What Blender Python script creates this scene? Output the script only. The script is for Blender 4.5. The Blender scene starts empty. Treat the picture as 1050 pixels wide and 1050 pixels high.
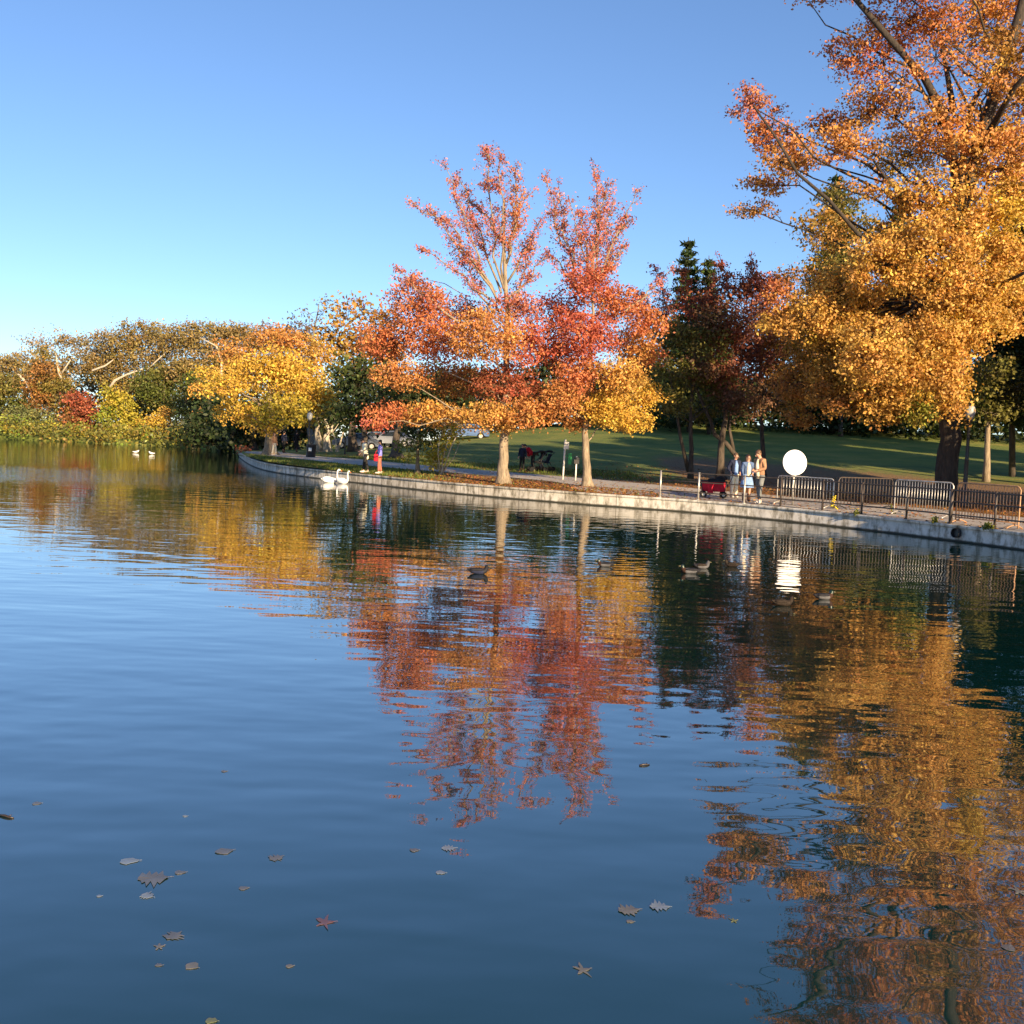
import bpy, bmesh, math, random
import numpy as np
from mathutils import Vector, Matrix, Quaternion

random.seed(7)
RNG = np.random.default_rng(11)
S = bpy.context.scene
COL = S.collection
R = math.radians

# ------------------------------------------------------------------ camera
CAM_H, F, HALF = 2.2, 1076.0, 525.0
PITCH, ROLL = math.atan(71.0 / F), 0.04
cam_d = bpy.data.cameras.new('camera')
cam = bpy.data.objects.new('camera', cam_d)
COL.objects.link(cam)
cam.matrix_world = Matrix.Translation((0, 0, CAM_H)) @ Matrix.Rotation(math.pi / 2 - PITCH, 4, 'X') @ Matrix.Rotation(ROLL, 4, 'Z')
cam_d.sensor_width = 36.0
cam_d.lens = 36.0 * F / 1050.0
cam_d.clip_start, cam_d.clip_end = 0.1, 3000
S.camera = cam
_RM = cam.matrix_world.to_3x3()


def ray(px, py):
    return _RM @ Vector(((px - HALF) / F, (HALF - py) / F, -1.0))


def at(px, py, Y):
    """world point at depth Y seen at photo position px, py"""
    d = ray(px, py)
    t = Y / d.y
    return Vector((d.x * t, Y, CAM_H + d.z * t))


def on_z(px, py, z):
    d = ray(px, py)
    t = (z - CAM_H) / d.z
    return Vector((d.x * t, d.y * t, z))


def mpp(Y):
    return Y / F


# ------------------------------------------------------------------ terrain
WALL_Z = 0.45
WALL_PX = [(244.6, 463.2), (249.5, 467.4), (259, 472.2), (268.6, 474.8), (287.6, 477.4), (306.7, 479.6), (335, 482.6), (358.6, 484.8), (377.6, 486.5),
           (396.7, 488.6), (430, 492.0), (477.6, 496.2), (527, 500), (577.6, 503.6), (627, 507.3), (677.6, 510.2), (725, 513.2), (757, 516.3),
           (795, 519.4), (850, 524.3), (945, 533.8), (1050, 545.4)]


def catmull(pts, step):
    out = []
    n = len(pts)
    for i in range(n - 1):
        p0, p1, p2, p3 = pts[max(i - 1, 0)], pts[i], pts[i + 1], pts[min(i + 2, n - 1)]
        m = max(2, int((p2 - p1).length / step))
        for k in range(m):
            t = k / m
            out.append(0.5 * ((2 * p1) + (p2 - p0) * t + (2 * p0 - 5 * p1 + 4 * p2 - p3) * t * t + (3 * p1 - p0 - 3 * p2 + p3) * t ** 3))
    out.append(pts[-1].copy())
    return out


_w = [on_z(x, y, WALL_Z) for x, y in WALL_PX]
_w = [_w[0] + Vector((-1.5, 9, 0)) * 0] + _w[1:] + [Vector((15.6, 19, WALL_Z)), Vector((18, 9, WALL_Z)), Vector((19.5, 1.0, WALL_Z))]
for _ in range(2):
    _w = [_w[0]] + [(_w[i - 1] + 2 * _w[i] + _w[i + 1]) / 4 for i in range(1, len(_w) - 1)] + [_w[-1]]
WALL = catmull(_w, 0.8)
FAR_SHORE = [Vector((-31.0, 114, 0)), on_z(240, 461.5, 0), on_z(200, 459.5, 0), on_z(155, 457.2, 0), on_z(100, 454.5, 0),
             on_z(50, 452.4, 0), on_z(0, 450.5, 0), on_z(-80, 447.5, 0), Vector((-130, 120, 0)), Vector((-170, 60, 0)), Vector((-180, 2, 0))]
SHORE = [Vector((p.x, p.y, 0)) for p in reversed(FAR_SHORE)] + [Vector((p.x, p.y, 0)) for p in WALL]
_sa = np.array([math.atan2(p.x, p.y) for p in SHORE])
_sr = np.array([math.hypot(p.x, p.y) for p in SHORE])
_o = np.argsort(_sa)
_sa, _sr = _sa[_o], _sr[_o]
_wa = np.array([math.atan2(p.x, p.y) for p in WALL])
_wo = np.argsort(_wa)
WA0 = _wa.min()


def shore_r(a):
    return np.interp(a, _sa, _sr)


def sstep(a, b, x):
    t = np.clip((x - a) / (b - a), 0, 1)
    return t * t * (3 - 2 * t)


def gz(x, y):
    """height of the ground"""
    a = np.arctan2(x, np.maximum(y, 1e-3))
    s = np.hypot(x, y) - shore_r(a)
    base = 0.44 + 0.05 * sstep(0, 4, s)
    k = sstep(-26, 16, x)
    s2 = np.maximum(np.hypot(x * 0.35, y) - 45.0, 0)
    s2 = np.where(s2 > 62, 62 + (1 - np.exp(-(s2 - 62) / 20)) * 12, s2)
    z = base + k * 0.0106 * s2 ** 1.45
    nat = sstep(WA0 + 0.012, WA0 - 0.012, a)
    z = z * (1 - nat) + nat * (-0.25 + 0.9 * sstep(-0.5, 5, s) + 2.2 * sstep(6, 60, s))
    return z + 0.06 * np.sin(x * 0.31 + y * 0.17) * np.sin(y * 0.23) * sstep(4, 14, s)


def gzf(x, y):
    return float(gz(np.array([x], float), np.array([y], float))[0])


def ground_at(px, py):
    d = ray(px, py)
    t = 15.0
    while t < 300:
        p = Vector((0, 0, CAM_H)) + d * t
        if p.z <= gzf(p.x, p.y):
            return Vector((p.x, p.y, gzf(p.x, p.y)))
        t += 0.1
    return Vector((0, 0, CAM_H)) + d * 60


def base_at(px, Y):
    z = 0.6
    for _ in range(6):
        y0, y1 = 300.0, 700.0
        for _k in range(30):
            m = (y0 + y1) / 2
            if at(px, m, Y).z > z:
                y0 = m
            else:
                y1 = m
        p = at(px, y0, Y)
        z = gzf(p.x, p.y)
    return Vector((p.x, p.y, z))


# ------------------------------------------------------------------ materials
def node_mat(name):
    m = bpy.data.materials.new(name)
    m.use_nodes = True
    nt = m.node_tree
    b = nt.nodes['Principled BSDF']
    return m, nt, b


def N(nt, t, **kw):
    n = nt.nodes.new(t)
    for k, v in kw.items():
        if k.startswith('_'):
            setattr(n, k[1:], v)
        else:
            n.inputs[k.replace('__', ' ')].default_value = v
    return n


def ramp(nt, src, stops):
    r = nt.nodes.new('ShaderNodeValToRGB')
    el = r.color_ramp.elements
    while len(el) < len(stops):
        el.new(0.5)
    for e, (p, c) in zip(el, stops):
        e.position = p
        e.color = (*c, 1) if len(c) == 3 else c
    nt.links.new(src, r.inputs[0])
    return r


def plain(name, col, rough=0.6, metal=0.0, var=0.25, scale=8.0, bump=0.0):
    m, nt, b = node_mat(name)
    tc = N(nt, 'ShaderNodeTexCoord')
    n = N(nt, 'ShaderNodeTexNoise', Scale=scale, Detail=5.0)
    nt.links.new(tc.outputs['Object'], n.inputs['Vector'])
    r = ramp(nt, n.outputs['Fac'], [(0.3, tuple(c * (1 - var) for c in col)), (0.7, tuple(min(1, c * (1 + var)) for c in col))])
    nt.links.new(r.outputs[0], b.inputs['Base Color'])
    b.inputs['Roughness'].default_value = rough
    if rough >= 0.6 and not metal:
        b.inputs['Specular IOR Level'].default_value = 0.12
    b.inputs['Metallic'].default_value = metal
    if bump:
        bp = N(nt, 'ShaderNodeBump', Strength=bump, Distance=0.02)
        nt.links.new(n.outputs['Fac'], bp.inputs['Height'])
        nt.links.new(bp.outputs[0], b.inputs['Normal'])
    return m


def leaf_material(name):
    m, nt, b = node_mat(name)
    a = N(nt, 'ShaderNodeAttribute', _attribute_name='Col')
    nt.links.new(a.outputs['Color'], b.inputs['Base Color'])
    b.inputs['Roughness'].default_value = 0.55
    b.inputs['Specular IOR Level'].default_value = 0.3
    tr = N(nt, 'ShaderNodeBsdfTranslucent')
    hs = N(nt, 'ShaderNodeHueSaturation', Saturation=1.15, Value=1.1)
    nt.links.new(a.outputs['Color'], hs.inputs['Color'])
    nt.links.new(hs.outputs[0], tr.inputs['Color'])
    mx = N(nt, 'ShaderNodeMixShader', Fac=0.3)
    nt.links.new(b.outputs[0], mx.inputs[1])
    nt.links.new(tr.outputs[0], mx.inputs[2])
    nt.links.new(mx.outputs[0], nt.nodes['Material Output'].inputs[0])
    return m


def bark_material(name, dark, light):
    m, nt, b = node_mat(name)
    tc = N(nt, 'ShaderNodeTexCoord')
    mp = N(nt, 'ShaderNodeMapping')
    mp.inputs['Scale'].default_value = (9, 9, 1.6)
    nt.links.new(tc.outputs['Object'], mp.inputs['Vector'])
    n = N(nt, 'ShaderNodeTexNoise', Scale=1.5, Detail=7.0, Roughness=0.65)
    nt.links.new(mp.outputs[0], n.inputs['Vector'])
    r = ramp(nt, n.outputs['Fac'], [(0.33, dark), (0.68, light)])
    nt.links.new(r.outputs[0], b.inputs['Base Color'])
    b.inputs['Roughness'].default_value = 0.9
    bp = N(nt, 'ShaderNodeBump', Strength=0.8, Distance=0.04)
    nt.links.new(n.outputs['Fac'], bp.inputs['Height'])
    nt.links.new(bp.outputs[0], b.inputs['Normal'])
    return m


LEAF = leaf_material('leaf')
BARK = {
    'tan': bark_material('tan_bark', (0.13, 0.10, 0.07), (0.36, 0.29, 0.20)),
    'dark': bark_material('dark_bark', (0.035, 0.028, 0.022), (0.11, 0.085, 0.065)),
    'black': bark_material('black_bark', (0.018, 0.014, 0.011), (0.062, 0.048, 0.037)),
    'pale': bark_material('pale_bark', (0.28, 0.24, 0.18), (0.62, 0.55, 0.43)),
    'grey': bark_material('grey_bark', (0.09, 0.08, 0.07), (0.25, 0.21, 0.17)),
}

# ------------------------------------------------------------------ mesh helpers


def link_mesh(name, me, mats, parent=None):
    if not isinstance(mats, (list, tuple)):
        mats = [mats]
    o = bpy.data.objects.new(name, me)
    for m in mats:
        me.materials.append(m)
    COL.objects.link(o)
    if parent:
        o.parent = parent
    return o


def np_mesh(name, V, faces_n, loops, smooth=False):
    """V (n,3); faces_n = verts per face; loops flat index array"""
    me = bpy.data.meshes.new(name)
    V = np.ascontiguousarray(V, dtype=np.float32)
    loops = np.ascontiguousarray(loops, dtype=np.int32).ravel()
    nf = len(loops) // faces_n
    me.vertices.add(len(V))
    me.vertices.foreach_set('co', V.ravel())
    me.loops.add(len(loops))
    me.loops.foreach_set('vertex_index', loops)
    me.polygons.add(nf)
    me.polygons.foreach_set('loop_start', np.arange(nf, dtype=np.int32) * faces_n)
    me.polygons.foreach_set('loop_total', np.full(nf, faces_n, dtype=np.int32))
    if smooth:
        me.polygons.foreach_set('use_smooth', np.ones(nf, dtype=bool))
    me.update(calc_edges=True)
    me.validate()
    return me


def leaf_cloud(name, C, size, col, parent, up=0.35, flat=0.0, aspect=0.62):
    n = len(C)
    nrm = RNG.normal(size=(n, 3))
    nrm /= np.linalg.norm(nrm, axis=1)[:, None]
    nrm[:, 2] += up
    nrm[:, 1] -= 0.15
    if flat:
        nrm[:, 2] = np.abs(nrm[:, 2]) + flat
    nrm /= np.linalg.norm(nrm, axis=1)[:, None]
    t = RNG.normal(size=(n, 3))
    u = np.cross(nrm, t)
    u /= np.linalg.norm(u, axis=1)[:, None]
    v = np.cross(nrm, u)
    s = size[:, None]
    droop = nrm * s * 0.12
    V = np.empty((n, 4, 3))
    V[:, 0] = C - u * s * 0.5 - droop
    V[:, 1] = C + v * s * aspect * 0.5 + u * s * 0.08
    V[:, 2] = C + u * s * 0.5 - droop
    V[:, 3] = C - v * s * aspect * 0.5 + u * s * 0.08
    me = np_mesh(name, V.reshape(-1, 3), 4, np.arange(n * 4))
    a = me.attributes.new('Col', 'FLOAT_COLOR', 'FACE')
    c4 = np.ones((n, 4), dtype=np.float32)
    c4[:, :3] = np.clip(col, 0.003, 0.9)
    a.data.foreach_set('color', c4.ravel())
    return link_mesh(name, me, LEAF, parent)


class Tubes:
    def __init__(self, sides=6):
        self.V, self.L, self.n, self.sides = [], [], 0, sides

    def add(self, pts, radii, sides=None):
        k = sides or self.sides
        P = np.array([tuple(p) for p in pts], float)
        m = len(P)
        T = np.gradient(P, axis=0)
        T /= np.maximum(np.linalg.norm(T, axis=1)[:, None], 1e-9)
        ref = np.array([0.31, 0.95, 0.05]) if abs(T[0][2]) > 0.7 else np.array([0.05, 0.1, 0.99])
        U = np.cross(T, ref)
        U /= np.maximum(np.linalg.norm(U, axis=1)[:, None], 1e-9)
        W = np.cross(T, U)
        ang = np.arange(k) * 2 * math.pi / k
        rr = np.array(radii, float)[:, None, None]
        ring = P[:, None, :] + rr * (np.cos(ang)[None, :, None] * U[:, None, :] + np.sin(ang)[None, :, None] * W[:, None, :])
        self.V.append(ring.reshape(-1, 3))
        i = np.arange(m - 1)[:, None] * k + np.arange(k)[None, :]
        j = np.arange(m - 1)[:, None] * k + (np.arange(k)[None, :] + 1) % k
        q = np.stack([i, j, j + k, i + k], axis=-1).reshape(-1, 4) + self.n
        self.L.append(q)
        cap = self.n + np.arange(k)
        cap2 = self.n + (m - 1) * k + np.arange(k)
        for c in (cap[::-1], cap2):
            for a in range(1, k - 2, 2):
                self.L.append(np.array([[c[0], c[a], c[a + 1], c[(a + 2)]]]))
        self.n += m * k

    def build(self, name, mat, parent=None, smooth=True):
        me = np_mesh(name, np.concatenate(self.V), 4, np.concatenate(self.L), smooth)
        return link_mesh(name, me, mat, parent)


def tag(o, label=None, cat=None, group=None, kind=None):
    if label:
        o['label'] = label
    if cat:
        o['category'] = cat
    if group:
        o['group'] = group
    if kind:
        o['kind'] = kind
    return o


def empty(name, loc, label, cat, group=None, rz=0.0):
    o = bpy.data.objects.new(name, None)
    o.empty_display_size = 0.2
    COL.objects.link(o)
    o.location = loc
    o.rotation_euler = (0, 0, rz)
    return tag(o, label, cat, group)


class MB:
    """collects simple shapes into one mesh"""

    def __init__(self):
        self.bm = bmesh.new()

    def box(self, c, s, rot=None, bevel=0.0, mi=0):
        r = bmesh.ops.create_cube(self.bm, size=1.0)
        M = Matrix.Translation(c) @ (rot.to_4x4() if rot is not None else Matrix()) @ Matrix.Diagonal((*s, 1))
        bmesh.ops.transform(self.bm, matrix=M, verts=r['verts'])
        fs = list({f for v in r['verts'] for f in v.link_faces})
        if bevel:
            es = list({e for v in r['verts'] for e in v.link_edges})
            q = bmesh.ops.bevel(self.bm, geom=es, offset=bevel, segments=2, affect='EDGES', profile=0.5)
            fs = q['faces'] + [f for f in fs if f.is_valid]
        for f in fs:
            if f.is_valid:
                f.material_index = mi
        return self

    def ball(self, c, s, mi=0, sub=2, rot=None):
        r = bmesh.ops.create_icosphere(self.bm, subdivisions=sub, radius=1.0)
        M = Matrix.Translation(c) @ (rot.to_4x4() if rot is not None else Matrix()) @ Matrix.Diagonal((*s, 1))
        bmesh.ops.transform(self.bm, matrix=M, verts=r['verts'])
        for f in {f for v in r['verts'] for f in v.link_faces}:
            f.material_index = mi
            f.smooth = True
        return self

    def tube(self, pts, radii, k=8, mi=0, cap=True, sx=1.0):
        rings = []
        n = len(pts)
        pts = [Vector(p) for p in pts]
        if not isinstance(radii, (list, tuple)):
            radii = [radii] * n
        for i, p in enumerate(pts):
            t = (pts[min(i + 1, n - 1)] - pts[max(i - 1, 0)])
            t = t.normalized() if t.length > 1e-9 else Vector((0, 0, 1))
            ref = Vector((0, 1, 0)) if abs(t.z) > 0.8 else Vector((0, 0, 1))
            u = t.cross(ref).normalized()
            w = t.cross(u)
            rings.append([self.bm.verts.new(p + radii[i] * (math.cos(a) * u * sx + math.sin(a) * w)) for a in [2 * math.pi * j / k for j in range(k)]])
        for i in range(n - 1):
            for j in range(k):
                f = self.bm.faces.new((rings[i][j], rings[i][(j + 1) % k], rings[i + 1][(j + 1) % k], rings[i + 1][j]))
                f.material_index = mi
                f.smooth = True
        if cap:
            for rg in (rings[0][::-1], rings[-1]):
                f = self.bm.faces.new(rg)
                f.material_index = mi
        return self

    def lathe(self, prof, c=(0, 0, 0), k=16, mi=0, sx=1.0, sy=1.0):
        rings = [[self.bm.verts.new((c[0] + r * sx * math.cos(2 * math.pi * j / k), c[1] + r * sy * math.sin(2 * math.pi * j / k), c[2] + z)) for j in range(k)] for r, z in prof]
        for i in range(len(prof) - 1):
            for j in range(k):
                f = self.bm.faces.new((rings[i][j], rings[i][(j + 1) % k], rings[i + 1][(j + 1) % k], rings[i + 1][j]))
                f.material_index = mi
                f.smooth = True
        for rg in (rings[0][::-1], rings[-1]):
            self.bm.faces.new(rg).material_index = mi
        return self

    def build(self, name, mats, parent=None):
        bmesh.ops.recalc_face_normals(self.bm, faces=self.bm.faces)
        me = bpy.data.meshes.new(name)
        self.bm.to_mesh(me)
        self.bm.free()
        return link_mesh(name, me, mats, parent)


#SECTION: setting
# ------------------------------------------------------------------ setting: lake, ground, wall, path
def water_material():
    m, nt, b = node_mat('lake_water')
    b.inputs['Base Color'].default_value = (0.0020, 0.030, 0.029, 1)
    b.inputs['Roughness'].default_value = 0.015
    b.inputs['IOR'].default_value = 1.33
    tc = N(nt, 'ShaderNodeTexCoord')

    def noise(scale, sx, sy, detail, rot=0.0, rough=0.5):
        mp = N(nt, 'ShaderNodeMapping')
        mp.inputs['Scale'].default_value = (sx, sy, 1)
        mp.inputs['Rotation'].default_value = (0, 0, rot)
        nt.links.new(tc.outputs['Object'], mp.inputs['Vector'])
        n = N(nt, 'ShaderNodeTexNoise', Scale=scale, Detail=detail, Roughness=rough)
        nt.links.new(mp.outputs[0], n.inputs['Vector'])
        return n.outputs['Fac']

    def mul(a, k):
        q = N(nt, 'ShaderNodeMath', _operation='MULTIPLY')
        nt.links.new(a, q.inputs[0])
        if isinstance(k, float):
            q.inputs[1].default_value = k
        else:
            nt.links.new(k, q.inputs[1])
        return q.outputs[0]

    def add(a, c):
        q = N(nt, 'ShaderNodeMath', _operation='ADD')
        nt.links.new(a, q.inputs[0])
        nt.links.new(c, q.inputs[1])
        return q.outputs[0]
    swell = add(mul(noise(1.0, 0.55, 1.3, 2.0, 0.25), 0.011), mul(noise(1.0, 1.1, 2.2, 1.0, 0.55), 0.0026))
    mid = mul(noise(1.0, 2.5, 3.6, 0.8, -0.2), 0.0060)
    fine = mul(noise(1.0, 9.0, 14.0, 1.0, 0.1), 0.0003)
    # ripple rings left by the birds, and breeze patches
    patch = ramp(nt, noise(1.0, 0.10, 0.14, 2.0, 0.5), [(0.40, (0.25,) * 3), (0.62, (1.0,) * 3)]).outputs[0]
    sep = N(nt, 'ShaderNodeSeparateXYZ')
    nt.links.new(tc.outputs['Object'], sep.inputs[0])
    right = N(nt, 'ShaderNodeMapRange')
    right.inputs['From Min'].default_value = -2.0
    right.inputs['From Max'].default_value = 3.0
    right.inputs['To Min'].default_value = 0.5
    right.inputs['To Max'].default_value = 1.4
    nt.links.new(sep.outputs['X'], right.inputs['Value'])
    def rng(out, a, b_):
        q = N(nt, 'ShaderNodeMapRange', _interpolation_type='SMOOTHSTEP')
        q.inputs['From Min'].default_value = a
        q.inputs['From Max'].default_value = b_
        nt.links.new(out, q.inputs['Value'])
        return q.outputs[0]
    breeze = mul(mul(rng(sep.outputs['Y'], 35.0, 44.0), rng(sep.outputs['Y'], 58.0, 50.0)), rng(sep.outputs['X'], -7.0, -15.0))
    swell = add(swell, mul(mul(noise(1.0, 3.2, 5.0, 2.0, 0.3), 0.016), breeze))
    h = add(swell, mul(mul(add(mid, fine), patch), right.outputs[0]))
    bp = N(nt, 'ShaderNodeBump', Strength=1.0, Distance=1.0)
    nt.links.new(h, bp.inputs['Height'])
    nt.links.new(bp.outputs[0], b.inputs['Normal'])
    # mirror share grows towards grazing view, murky green body below
    b.inputs['Specular IOR Level'].default_value = 0.0
    lw = N(nt, 'ShaderNodeLayerWeight', Blend=0.5)
    nt.links.new(bp.outputs[0], lw.inputs['Normal'])
    pw = N(nt, 'ShaderNodeMath', _operation='POWER')
    pw.inputs[1].default_value = 2.2
    nt.links.new(lw.outputs['Facing'], pw.inputs[0])
    ma = N(nt, 'ShaderNodeMath', _operation='MULTIPLY_ADD', _use_clamp=True)
    ma.inputs[1].default_value = 0.95
    ma.inputs[2].default_value = 0.03
    nt.links.new(pw.outputs[0], ma.inputs[0])
    gl = N(nt, 'ShaderNodeBsdfGlossy', Roughness=0.015)
    nt.links.new(bp.outputs[0], gl.inputs['Normal'])
    mx = N(nt, 'ShaderNodeMixShader')
    nt.links.new(ma.outputs[0], mx.inputs[0])
    nt.links.new(b.outputs[0], mx.inputs[1])
    nt.links.new(gl.outputs[0], mx.inputs[2])
    nt.links.new(mx.outputs[0], nt.nodes['Material Output'].inputs[0])
    return m


mb = MB()
vs = [mb.bm.verts.new(p) for p in ((-260, -30, 0), (120, -30, 0), (120, 230, 0), (-260, 230, 0))]
mb.bm.faces.new(vs)
lake = tag(mb.build('lake_water', water_material()), kind='structure')

# polar sheet of ground from the shore to the horizon
def ground_sheet():
    ang = np.unique(np.concatenate([np.linspace(-1.52, WA0 - 0.02, 150), np.linspace(WA0 - 0.02, WA0 + 0.03, 60), np.linspace(WA0 + 0.03, 0.5, 260), np.linspace(0.5, 1.5, 80)]))
    fr = np.concatenate([[0.12, 0.5, 1.0], np.linspace(1.6, 70, 150), np.linspace(72, 160, 45), [190, 240, 320, 450, 700, 1200, 1900]])
    rs = shore_r(ang)
    A = np.repeat(ang[:, None], len(fr), 1)
    RR = rs[:, None] + fr[None, :]
    X, Y = RR * np.sin(A), RR * np.cos(A)
    Z = gz(X, Y)
    V = np.stack([X, Y, Z], -1).reshape(-1, 3)
    m = len(fr)
    i = (np.arange(len(ang) - 1)[:, None] * m + np.arange(m - 1)[None, :]).ravel()
    q = np.stack([i, i + m, i + m + 1, i + 1], -1)
    me = np_mesh('ground', V, 4, q, True)
    # litter: how much fallen leaves cover the turf
    x, y = V[:, 0], V[:, 1]
    a = np.arctan2(x, y)
    s = np.hypot(x, y) - shore_r(a)
    L = sstep(-5.5, -1.5, x) * sstep(16, 8, s) * 0.95
    L = np.maximum(L, .9 * sstep(7, 11, x) * sstep(46, 22, s))
    L = np.maximum(L, 0.25 * sstep(-3, 2, x) * sstep(60, 20, s))
    at_ = me.attributes.new('litter', 'FLOAT', 'POINT')
    at_.data.foreach_set('value', L.astype(np.float32))
    return me


def ground_material():
    m, nt, b = node_mat('ground_turf')
    tc = N(nt, 'ShaderNodeTexCoord')
    n1 = N(nt, 'ShaderNodeTexNoise', Scale=0.35, Detail=6.0, Roughness=0.6)
    n2 = N(nt, 'ShaderNodeTexNoise', Scale=14.0, Detail=4.0, Roughness=0.7)
    n3 = N(nt, 'ShaderNodeTexNoise', Scale=2.2, Detail=8.0, Roughness=0.75)
    for n in (n1, n2, n3):
        nt.links.new(tc.outputs['Object'], n.inputs['Vector'])
    g = ramp(nt, n1.outputs['Fac'], [(0.3, (0.085, 0.135, 0.016)), (0.5, (0.165, 0.205, 0.024)), (0.72, (0.29, 0.255, 0.045))])
    gm = N(nt, 'ShaderNodeMixRGB', _blend_type='MULTIPLY', Fac=0.7)
    nt.links.new(g.outputs[0], gm.inputs[1])
    gr = ramp(nt, n2.outputs['Fac'], [(0.3, (0.5, 0.5, 0.5)), (0.7, (1.2, 1.2, 1.1))])
    nt.links.new(gr.outputs[0], gm.inputs[2])
    lf = ramp(nt, n2.outputs['Fac'], [(0.28, (0.07, 0.045, 0.025)), (0.5, (0.20, 0.11, 0.045)), (0.62, (0.33, 0.17, 0.055)), (0.8, (0.16, 0.10, 0.05))])
    a = N(nt, 'ShaderNodeAttribute', _attribute_name='litter')
    ad = N(nt, 'ShaderNodeMath', _operation='ADD')
    nt.links.new(a.outputs['Fac'], ad.inputs[0])
    nt.links.new(n3.outputs['Fac'], ad.inputs[1])
    th = ramp(nt, ad.outputs[0], [(0.78, (0, 0, 0)), (1.0, (1, 1, 1))])
    mx = N(nt, 'ShaderNodeMixRGB')
    nt.links.new(th.outputs[0], mx.inputs[0])
    nt.links.new(gm.outputs[0], mx.inputs[1])
    nt.links.new(lf.outputs[0], mx.inputs[2])
    nt.links.new(mx.outputs[0], b.inputs['Base Color'])
    b.inputs['Roughness'].default_value = 0.95
    bp = N(nt, 'ShaderNodeBump', Strength=0.7, Distance=0.08)
    nt.links.new(n2.outputs['Fac'], bp.inputs['Height'])
    nt.links.new(bp.outputs[0], b.inputs['Normal'])
    return m


GROUND_M = ground_material()
ground = tag(link_mesh('ground', ground_sheet(), GROUND_M), kind='structure')
# the bank the photographer stands on
mb = MB()
mb.box((-80, -20, 0.0), (200.0, 41.0, 0.9), bevel=0.05)
near_bank = tag(mb.build('near_bank_ground', plain('near_bank', (0.30, 0.28, 0.24), 0.9, var=0.2, scale=3)), kind='structure')
near_bank.location.y = -0.4


def wall_sweep(pts, prof, uvname='UVMap'):
    """sweep profile (offset inland, z) along pts; uv = metres along, z"""
    m, k = len(pts), len(prof)
    P = np.array([(p.x, p.y) for p in pts])
    T = np.gradient(P, axis=0)
    T /= np.linalg.norm(T, axis=1)[:, None]
    Nn = np.stack([-T[:, 1], T[:, 0]], 1)       # inland is left of the walking direction
    L = np.concatenate([[0], np.cumsum(np.linalg.norm(np.diff(P, axis=0), axis=1))])
    V = np.array([[(P[i, 0] + Nn[i, 0] * o, P[i, 1] + Nn[i, 1] * o, z) for o, z in prof] for i in range(m)]).reshape(-1, 3)
    q, uv = [], []
    dist = np.concatenate([[0], np.cumsum([math.dist(prof[j], prof[j + 1]) for j in range(k - 1)])])
    for i in range(m - 1):
        for j in range(k - 1):
            q.append((i * k + j, (i + 1) * k + j, (i + 1) * k + j + 1, i * k + j + 1))
            uv += [(L[i], prof[j][1]), (L[i + 1], prof[j][1]), (L[i + 1], prof[j + 1][1]), (L[i], prof[j + 1][1])]
    me = np_mesh('wall', V, 4, np.array(q))
    u = me.uv_layers.new(name=uvname)
    u.data.foreach_set('uv', np.array(uv, dtype=np.float32).ravel())
    return me, L, Nn


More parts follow.
